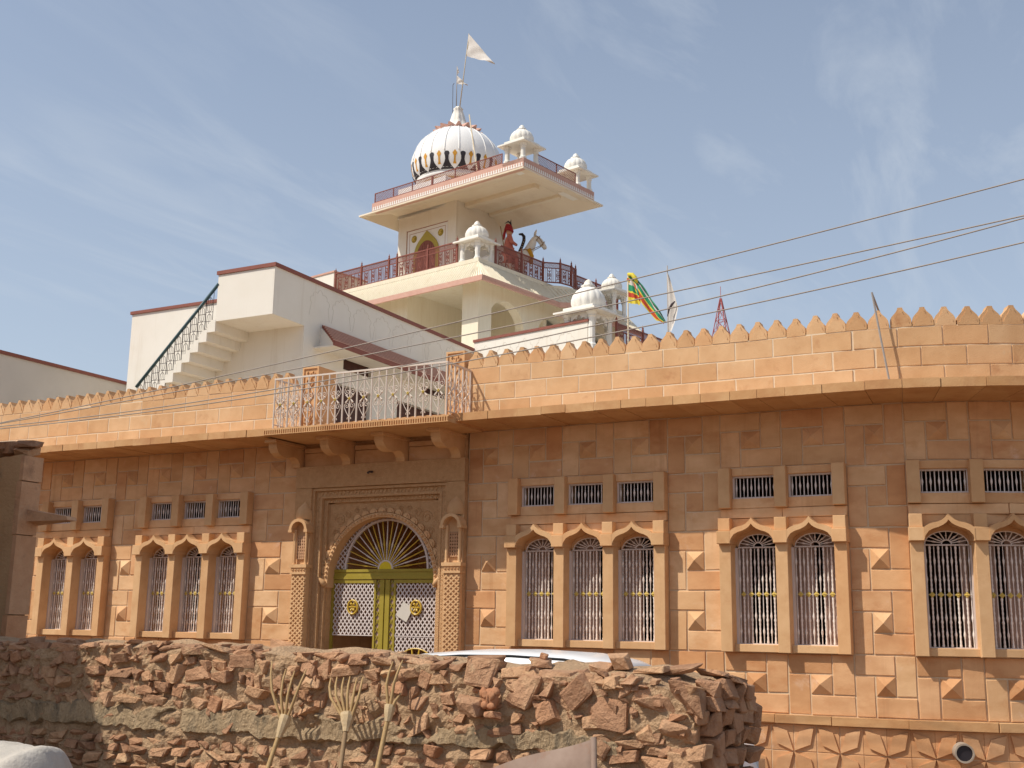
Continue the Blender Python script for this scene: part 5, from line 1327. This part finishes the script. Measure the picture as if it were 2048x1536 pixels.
# ------------------------------------------------------------------ white car parked between the walls (faces right)
CAR = thing('parked_car', 'white car parked behind the rubble wall, only its roof showing', 'car', (-5.7, -4.4, G))
def section(x, zs, ws): return [(x, w_*sg, z) for sg in (1,) for z, w_ in zip(zs, ws)]
body = MB('body'); CY = -4.4
XS = [-8.05, -7.95, -7.6, -6.9, -6.0, -5.0, -4.6, -4.2, -3.85, -3.75]
ZH = [0.75, 0.95, 1.02, 1.05, 1.05, 1.05, 1.03, 0.98, 0.90, 0.70]
HWD = [0.70, 0.80, 0.84, 0.86, 0.86, 0.86, 0.85, 0.82, 0.76, 0.66]
vs = []; ring = 12
for x, zh, hw in zip(XS, ZH, HWD):
    pr = [(-hw, 0.32), (-hw*1.0, 0.55), (-hw*1.0, 0.80*zh), (-hw*0.96, zh*0.96), (-hw*0.85, zh), (0, zh+0.02), (hw*0.85, zh), (hw*0.96, zh*0.96), (hw, 0.80*zh), (hw, 0.55), (hw, 0.32), (0, 0.28)]
    vs += [(x, CY+y, G+z) for y, z in pr]
fs = [(i*ring+k, (i+1)*ring+k, (i+1)*ring+(k+1) % ring, i*ring+(k+1) % ring) for i in range(len(XS)-1) for k in range(ring)]+[tuple(range(ring)), tuple(range(len(XS)*ring-1, (len(XS)-1)*ring-1, -1))]
body.add(vs, fs); obj('body', body.mesh('car_white', smooth=True), CAR, T(0.3, 0, 0))
cab = MB('cabin'); XC = [-7.72, -7.55, -7.25, -6.6, -6.0, -5.4, -5.05, -4.85]; ZC = [1.55, 1.66, 1.735, 1.785, 1.795, 1.775, 1.725, 1.655]; HC = [0.60, 0.64, 0.66, 0.68, 0.68, 0.67, 0.65, 0.62]
vs = []; ring = 9
for x, zt, hw in zip(XC, ZC, HC):
    pr = [(-hw*1.02, zt-0.14), (-hw, zt-0.07), (-hw*.86, zt-0.018), (-hw*.5, zt+0.006), (0, zt+0.016), (hw*.5, zt+0.006), (hw*.86, zt-0.018), (hw, zt-0.07), (hw*1.02, zt-0.14)]
    vs += [(x, CY+y, G+z) for y, z in pr]
cab.add(vs, [(i*ring+k, (i+1)*ring+k, (i+1)*ring+k+1, i*ring+k+1) for i in range(len(XC)-1) for k in range(ring-1)]+[tuple(range(ring)), tuple(range(len(XC)*ring-1, (len(XC)-1)*ring-1, -1))])
obj('roof', cab.mesh('car_white', smooth=True), CAR, T(0.3, 0, 0))
for sg in (-1, 1): obj('roof_gutter', MB('roof_gutter').tube([(x, CY+sg*hw*0.97, G+zt-0.045) for x, zt, hw in zip(XC, ZC, HC)], 0.012, 5).mesh('tyre'), CAR, T(0.3, 0, 0))
gl = MB('glasshouse'); b0, b1 = 0.83, 0.64
P = [(-7.95, -b0, 1.0), (-4.25, -b0, 1.0), (-4.25, b0, 1.0), (-7.95, b0, 1.0), (-7.70, -b1, 1.55), (-4.88, -b1, 1.62), (-4.88, b1, 1.62), (-7.70, b1, 1.55)]
gl.hexa([(x, CY+y, G+z) for x, y, z in P]); obj('windows', gl.mesh('car_glass'), CAR, T(0.3, 0, 0))
for x, y in ((-7.2, -0.74), (-4.6, -0.74), (-7.2, 0.74), (-4.6, 0.74)):
    w_ = obj('wheel', MB('wheel').lathe([(0.30, -0.09), (0.33, -0.06), (0.33, 0.06), (0.30, 0.09)], 20).mesh('tyre', M=Matrix.Rotation(R(90), 4, 'X')), CAR, T(x+0.3, CY+y, G+0.33))
    obj('rim', MB('rim').lathe([(0.0, -0.1), (0.19, -0.095), (0.21, -0.06), (0.21, 0.06), (0.19, 0.095), (0, 0.1)], 16).mesh('chrome', M=Matrix.Rotation(R(90), 4, 'X')), w_, T(x+0.3, CY+y, G+0.33))
for y in (-0.55, 0.55):
    obj('headlight', MB('headlight').box(-3.80, -3.74, CY+y-.12, CY+y+.12, G+.62, G+.76).mesh('chrome'), CAR, T(0.3, 0, 0)); obj('tail_light', MB('tail_light').box(-8.07, -8.02, CY+y-.1, CY+y+.1, G+.6, G+.8).mesh('lamp_red'), CAR, T(0.3, 0, 0))

# ------------------------------------------------------------------ flags, iron stay, wires, mast
def pennant(name, label, pole, pr, mp, cloth, par_cat='flag', group=None):
    t = thing(name, label, par_cat, tuple(pole[0]), group)
    obj('pole', MB('pole').tube(pole, pr, 6).mesh(mp, smooth=True), t)
    for nm, mb, m in cloth: obj(nm, mb.mesh(m, smooth=True), t)
    return t
def tw3(a, b, z): return TM @ Vector((a, b, z))
def cloth_tri(A, B, C, rip=0.05, n=12, nrm=Vector((0.3, -0.95, 0))):   # pole edge A-B, tip C
    mb = MB('flag_cloth'); vs = []; m = 8
    for i in range(n+1):
        u = i/n
        for j in range(m+1):
            v = j/m; p0 = A.lerp(B, v); q = p0.lerp(C, u)
            vs.append(q+nrm*(rip*math.sin(u*7+v*3.0)*u*1.2+0.02*math.sin(u*17+v*9)))
    mb.add(vs, [(i*(m+1)+j, (i+1)*(m+1)+j, (i+1)*(m+1)+j+1, i*(m+1)+j+1) for i in range(n) for j in range(m)])
    return mb
dc = (-6.52, 6.25)
pennant('pennant', 'white triangular pennant flying from tall pole on the dome', [tw3(-6.50, 6.2, 18.2), tw3(-6.13, 6.25, 21.43)], [0.022, 0.012], 'bamboo', [('flag_cloth', cloth_tri(tw3(-6.13, 6.25, 21.40), tw3(-6.24, 6.25, 20.58), tw3(-4.85, 6.25, 19.82), 0.07), 'flag_white')])
pennant('pennant', 'small tattered white pennant on dark rod at the dome finial', [tw3(-6.66, 6.25, 18.4), tw3(-6.68, 6.25, 20.32)], [0.02, 0.010], 'steel_pole', [('flag_cloth', cloth_tri(tw3(-6.66, 6.25, 19.93), tw3(-6.66, 6.25, 19.62), tw3(-6.12, 6.25, 19.38), 0.06), 'flag_white'), ('flag_cloth', cloth_tri(tw3(-6.67, 6.25, 20.3), tw3(-6.67, 6.25, 19.95), tw3(-6.52, 6.2, 20.0), 0.03), 'flag_white')])
t = thing('lightning_rod', 'thin iron rod with hooked top beside the dome finial', 'rod', tuple(tw3(-6.85, 6.25, 18.0)))
obj('rod', MB('rod').tube([tw3(-6.83, 6.25, 18.0), tw3(-6.86, 6.25, 19.62), tw3(-6.80, 6.25, 19.68)], 0.010, 5).mesh('dark_iron'), t)
t = pennant('flag', 'bare-poled white flag hanging folded behind the scalloped parapet', [Vector((-6.50, 2.0, 3.42)), Vector((-6.50, 2.0, 6.33))], [0.016, 0.010], 'steel_pole', [])
mb = MB('flag_cloth'); vs = []; n = 16; m = 6
for i in range(n+1):
    u = i/n; z = 6.25-1.05*u; w_ = 0.30*(u**0.8)*(1.0 if u < .62 else max(0.25, 1-(u-.62)*1.9))
    for j in range(m+1):
        v = j/m; vs.append((-6.50+w_*v, 2.0-0.05*math.sin(v*6+u*2)*v-0.03*v, z-0.05*v))
mb.add(vs, [(i*(m+1)+j, (i+1)*(m+1)+j, (i+1)*(m+1)+j+1, i*(m+1)+j+1) for i in range(n) for j in range(m)]); obj('flag_cloth', mb.mesh('flag_white', smooth=True), t)
obj('flag_emblem', MB('flag_emblem').tube([(-6.48, 1.93, 5.42), (-6.455, 1.93, 5.54), (-6.40, 1.93, 5.62), (-6.35, 1.94, 5.67)], [.008, .018, .022, .010], 6).mesh('flag_dark'), t)
t = pennant('flag', 'green, red and gold striped temple flag behind the scalloped parapet', [Vector((-7.21, 2.0, 3.42)), Vector((-7.22, 2.0, 6.28))], [0.016, 0.011], 'bamboo', [])
FM_ = ('flag_green', 'flag_red', 'flag_yellow', 'flag_white', 'flag_dark')
def strip_cloth(ctr, bands, wave, shear):
    mb = MB('flag_cloth'); vs = []; n = 24; m = len(bands); k0 = len(ctr)-1
    for i in range(n+1):
        u = i/n*k0; k = min(int(u), k0-1); f = u-k
        x, z, hw = [ctr[k][q]+(ctr[k+1][q]-ctr[k][q])*f for q in range(3)]
        for j in range(m+1):
            v = j/m*2-1; vs.append((-7.205+x+shear*v*hw, 2.0-0.01+wave*math.sin(i*.55+v*2.2)*(i/n+.15), z+hw*v+0.012*math.sin(i*.9+j)*(i/n)))
    for i in range(n):
        for j in range(m):
            mb.cur = bands[j]; mb.add([vs[i*(m+1)+j], vs[(i+1)*(m+1)+j], vs[(i+1)*(m+1)+j+1], vs[i*(m+1)+j+1]], [(0, 1, 2, 3)])
    return mb.mesh(*FM_, smooth=True)
obj('flag_cloth', strip_cloth([(0, 5.96, .21), (.08, 5.93, .20), (.16, 5.88, .17), (.23, 5.80, .11)], [2, 2, 2, 2, 1, 1, 1, 2, 0, 0, 0, 0, 3, 3, 3], 0.03, 0), t)
obj('flag_tail', strip_cloth([(0.0, 6.22, .05), (.10, 6.13, .055), (.20, 5.98, .07), (.30, 5.80, .075), (.42, 5.62, .075), (.54, 5.46, .06), (.65, 5.33, .02)], [2, 1, 1, 1, 2, 0, 0, 0, 3, 4, 0], 0.04, 0.75), t)
obj('flag_knot', MB('flag_knot').tube([(-7.2, 1.97, 6.26), (-7.12, 1.95, 6.24), (-7.06, 1.95, 6.16), (-7.03, 1.96, 6.08)], [.03, .035, .04, .015], 7).mesh('flag_yellow', smooth=True), t)
t = thing('iron_stay', 'bent iron pole standing on the cornice against the parapet', 'pole', tuple(F(-2.62, 0.46, 3.48)))
obj('pole', MB('pole').tube([F(-2.62, 0.47, 3.47), F(-2.70, 0.47, 4.10), F(-2.78, 0.46, 4.76)], 0.014, 6).mesh('steel_pole'), t)
obj('stay', MB('stay').tube([F(-2.78, 0.46, 4.75), F(-2.68, 0.10, 4.42), F(-2.60, -0.3, 4.05), F(-2.5, -0.7, 3.42)], 0.014, 6).mesh('steel_pole'), t)
import itertools
WIRES = [('topmost of the overhead cables crossing in front of the parapet', [(-16.42, 3.48), (-10.61, 3.96), (-8.89, 4.14), (-6.0, 4.45), (-4.13, 4.65), (-0.64, 5.09)]),
         ('second overhead cable below the topmost one', [(-16.42, 3.47), (-10.6, 3.82), (-7.91, 4.04), (-6.28, 4.18), (-3.79, 4.40), (-0.67, 4.67)]),
         ('third overhead cable, sagging under the second one', [(-16.41, 3.42), (-11.13, 3.56), (-7.0, 3.86), (-6.28, 3.94), (-4.67, 4.11), (-3.79, 4.22), (-0.67, 4.65)]),
         ('lowest of the overhead cables crossing in front of the parapet', [(-16.4, 3.38), (-11.0, 3.50), (-7.38, 3.71), (-6.28, 3.82), (-4.74, 3.95), (-3.80, 4.03), (-0.69, 4.38)])]
def quadfit(P):
    n = len(P); A = [[sum(x**(i+j) for x, _ in P) for j in range(3)]+[sum(z*x**i for x, z in P)] for i in range(3)]
    for i in range(3):
        pv = A[i][i]; A[i] = [v/pv for v in A[i]]
        for k in range(3):
            if k != i: f = A[k][i]; A[k] = [a-f*b for a, b in zip(A[k], A[i])]
    return [A[i][3] for i in range(3)]
ENDL, ENDR = -24.0, 6.5
ZL, ZR = [], []
for k, (lab, P) in enumerate(WIRES):
    c = quadfit(P); pts = []
    for i in range(61):
        x = ENDL+(ENDR-ENDL)*i/60; pts.append((x, -3.0, c[0]+c[1]*x+c[2]*x*x))
    ZL.append(pts[0][2]); ZR.append(pts[-1][2])
    o = obj('overhead_cable', MB('overhead_cable').tube(pts, 0.0085, 5).mesh('wire', smooth=True)); tag(o, lab, 'cable', 'overhead cables')
for x, zs in ((ENDL, ZL), (ENDR, ZR)):
    t = thing('utility_pole', 'grey utility pole carrying the cables at the %s end of the street' % ('gate-side' if x < 0 else 'curved'), 'pole', (x, -2.85, G))
    obj('shaft', MB('shaft').tube([(x, -2.85, G), (x, -2.85, max(zs)+0.4)], [0.13, 0.09], 10).mesh('grey_plaster'), t)
    for z in zs: obj('insulator', MB('insulator').box(x-.03, x+.03, -3.03, -2.85, z-.05, z-.008).mesh('white_oval'), t)
# far red lattice mast
MP = Vector((-0.2915, 0.94, 0)); D = 150
base = Vector((0, -15.99, 0))+MP*D
t = thing('radio_mast', 'distant red and white lattice radio mast beyond the parapet', 'mast', (base.x, base.y, G))
top, wb, hb = 0.305+0.279*D, 2.2, 0.305+0.243*D
mb = MB('lattice'); 
def mw(z): return max(0.12, 1.5*(top-z)/(top-hb)) if z > hb-6 else 3.2
lev = [top-1.5*i for i in range(9)]
for sx, sy in ((-1, -1), (1, -1), (1, 1), (-1, 1)):
    mb.tube([(base.x+sx*mw(z)/2*1.3, base.y+sy*mw(z)/2*1.3, z) for z in (top, hb, hb-4)]+[(base.x+sx*2.6, base.y+sy*2.6, G)], 0.06, 4)
for i, z in enumerate(lev[1:]):
    w1, w0 = mw(z)*.65, mw(z+1.5)*.65
    for (a, b), (c, d) in (((-1, -1), (1, -1)), ((1, -1), (1, 1)), ((1, 1), (-1, 1)), ((-1, 1), (-1, -1))):
        mb.tube([(base.x+a*w1, base.y+b*w1, z), (base.x+c*w1, base.y+d*w1, z)], 0.04, 4); mb.tube([(base.x+a*w1, base.y+b*w1, z), (base.x+c*w0, base.y+d*w0, z+1.5)], 0.03, 4); mb.tube([(base.x+c*w1, base.y+d*w1, z), (base.x+a*w0, base.y+b*w0, z+1.5)], 0.03, 4)
obj('lattice', mb.mesh('red_steel'), t)
obj('aerial', MB('aerial').tube([(base.x, base.y, top), (base.x, base.y, top+1.6)], 0.04, 5).mesh('red_steel'), t)
for a in (-1, 1):
    zz = hb-0.6; obj('antenna_arm', MB('antenna_arm').tube([(base.x+a*1.1, base.y, zz), (base.x+a*2.4, base.y, zz)], 0.06, 5).box(base.x+a*2.3-.15, base.x+a*2.3+.15, base.y-.1, base.y+.1, zz-.5, zz+.9).mesh('red_steel'), t)
# stay wire from the great roof
pa, pb = tw3(-1.9, 6.9, 13.72), tw3(1.2, 3.0, 8.7)

# ------------------------------------------------------------------ mounted rider statue on the upper terrace
ST = thing('rider_statue', 'painted statue of a red-turbaned rider on a white horse under the great roof', 'statue', tuple(tw3(-3.55, 6.0, 11.18)))
ang = math.atan2(0.80, 0.60)
SM = TM @ T(-3.72, 5.78, 11.18) @ RZ(ang)
def skin_obj(name, verts, edges, radii, m, par, M, sub=2):
    me = bpy.data.meshes.new(name); me.from_pydata(verts, edges, []); me.materials.append(MATS[m])
    o = obj(name, me, par, M); sm = o.modifiers.new('skin', 'SKIN'); sm.use_smooth_shade = True
    for i, r_ in enumerate(radii): me.skin_vertices[0].data[i].radius = (r_ if isinstance(r_, tuple) else (r_, r_))
    me.skin_vertices[0].data[0].use_root = True
    sb = o.modifiers.new('sub', 'SUBSURF'); sb.levels = sub; sb.render_levels = sub
    return o
hv = [(0, 0, .98), (-.5, 0, 1.0), (-.72, 0, .98), (.42, 0, 1.0), (.62, 0, 1.22), (.78, 0, 1.52), (.88, 0, 1.78), (.97, 0, 1.93), (1.12, 0, 1.80), (1.27, 0, 1.60), (1.31, 0, 1.52),
      (.44, .14, .78), (.46, .15, .42), (.44, .15, .06), (.44, -.14, .78), (.58, -.15, .50), (.50, -.15, .20), (-.58, .15, .78), (-.50, .16, .52), (-.66, .16, .36), (-.62, .16, .06), (-.58, -.15, .78), (-.50, -.16, .52), (-.66, -.16, .36), (-.62, -.16, .06), (-.92, 0, .92), (-1.0, 0, .55)]
he = [(0, 1), (1, 2), (0, 3), (3, 4), (4, 5), (5, 6), (6, 7), (7, 8), (8, 9), (9, 10), (3, 11), (11, 12), (12, 13), (3, 14), (14, 15), (15, 16), (1, 17), (17, 18), (18, 19), (19, 20), (1, 21), (21, 22), (22, 23), (23, 24), (2, 25), (25, 26)]
hr_ = [.27, .27, .20, .27, .21, .165, .135, .12, .105, .08, .075, .11, .06, .055, .11, .06, .055, .13, .085, .055, .055, .13, .085, .055, .055, .06, .03]
HORSE = skin_obj('horse', hv, he, hr_, 'horse_white', ST, SM)
for sy in (-1, 1): obj('ear', MB('ear').tube([(.93, sy*.06, 1.98), (.95, sy*.075, 2.10), (.965, sy*.07, 2.18)], [.03, .032, .004], 6).mesh('horse_white', smooth=True), HORSE, SM)
def strap(pts, r_=0.016, m='dark_iron'): obj('bridle', MB('bridle').tube(pts, r_, 5).mesh(m), HORSE, SM)
def ringp(c, ax, ry, rz_): return [(c[0]+ax[0]*rz_*math.sin(R(a)), c[1]+ry*math.cos(R(a)), c[2]+ax[1]*rz_*math.sin(R(a))) for a in range(0, 361, 20)]
strap(ringp((1.20, 0, 1.70), (.64, .77), .105, .11), 0.014, 'fork_dark'); strap(ringp((1.02, 0, 1.86), (.6, .8), .135, .14), 0.014, 'fork_dark')
for sy in (-1, 1): strap([(1.18, sy*.10, 1.70), (1.05, sy*.13, 1.86), (.93, sy*.12, 1.95)], .012, 'fork_dark'); strap([(1.2, sy*.10, 1.66), (.8, sy*.19, 1.42), (.35, sy*.14, 1.40)], .012, 'fork_dark')
obj('garland', MB('garland').tube([(.66, .20, 1.42), (.80, .12, 1.20), (.80, 0, 1.02), (.80, -.12, 1.20), (.66, -.20, 1.42)], .075, 8).mesh('garland', smooth=True), HORSE, SM)
obj('saddle', MB('saddle').lathe([(0.0, 1.27), (.30, 1.24), (.33, 1.05), (.34, .85)], 16).mesh('coat_red', smooth=True, M=Matrix.Diagonal((1.0, .92, 1, 1))), ST, SM)
rv = [(0, 0, 1.30), (0.0, 0, 1.52), (.01, 0, 1.72), (.02, 0, 1.86), (0.02, .19, 1.80), (.08, .27, 1.58), (.28, .20, 1.50), (.02, -.19, 1.80), (.08, -.27, 1.58), (.28, -.20, 1.50), (.10, .30, 1.22), (.26, .33, .98), (.20, .33, .66), (.10, -.30, 1.22), (.26, -.33, .98), (.20, -.33, .66), (.30, .33, .62), (.30, -.33, .62)]
re_ = [(0, 1), (1, 2), (2, 3), (2, 4), (4, 5), (5, 6), (2, 7), (7, 8), (8, 9), (0, 10), (10, 11), (11, 12), (12, 16), (0, 13), (13, 14), (14, 15), (15, 17)]
rra = [.17, .16, .18, .07, .085, .065, .045, .085, .065, .045, .11, .085, .06, .11, .085, .06, .05, .05]
RID = skin_obj('rider', rv, re_, rra, 'coat_red', ST, SM)
hd = bmesh.new(); blob(hd, (0.04, 0, 2.00), (.105, .085, .125), 16, 12); blob(hd, (.145, 0, 1.99), (.025, .018, .03), 8, 6); blob(hd, (.12, 0, 1.93), (.03, .035, .012), 8, 6); blob(hd, (.10, 0, 1.89), (.04, .045, .03), 8, 6)
for sy in (-1, 1): blob(hd, (.125, sy*.035, 2.02), (.016, .02, .010), 8, 6); blob(hd, (.03, sy*.088, 1.99), (.02, .014, .035), 8, 6)
blob(hd, (.02, 0, 1.88), (.06, .06, .09), 10, 8)
me = bpy.data.meshes.new('head'); hd.to_mesh(me); hd.free(); me.materials.append(MATS['skin_paint'])
for q in me.polygons: q.use_smooth = True
obj('head', me, RID, SM)
tb = MB('turban')
for k in range(5): tb.tube([(.03+(.125-.012*k)*math.cos(R(a)), (.115-.012*k)*math.sin(R(a)), 2.065+.04*k+.03*math.cos(R(a-180))) for a in range(0, 361, 24)], .042, 7, False)
tb.lathe([(.11, 2.2), (.06, 2.27), (0, 2.29)], 12, (.03, 0, 0)); tb.tube([(-.09, 0, 2.06), (-.13, .02, 1.9), (-.13, .04, 1.74)], [.04, .05, .02], 7)
obj('turban', tb.mesh('turban_red', smooth=True), RID, SM)
obj('plume', MB('plume').tube([(.10, 0, 2.22), (.08, 0, 2.34), (0.0, 0, 2.38), (-.12, 0, 2.30)], [.03, .035, .03, .005], 6).tube([(.08, 0, 2.32), (.10, 0, 2.46)], [.025, .008], 6).mesh('black_gloss', smooth=True), RID, SM)
obj('spear', MB('spear').tube([(-.15, -.25, 1.2), (-.35, -.38, 2.05)], .018, 6).mesh('fork_dark'), RID, SM)
mb = MB('serpent'); mb.tube([(.34, -.02, 1.15), (.40, 0, 1.35), (.50, .02, 1.58), (.56, .03, 1.78), (.56, .03, 1.92), (.49, .02, 1.99), (.38, .0, 1.97)], [.05, .052, .055, .058, .056, .05, .03], 10)
obj('serpent', mb.mesh('black_gloss', smooth=True), ST, SM)
for i in range(6):
    u = i/6; obj('serpent_spot', MB('serpent_spot').lathe([(0, -.018), (.018, 0), (0, .018)], 7).mesh('garland' if i % 2 else 'white_oval'), ST, SM @ T(.42+.15*u, -.055, 1.36+.5*u))
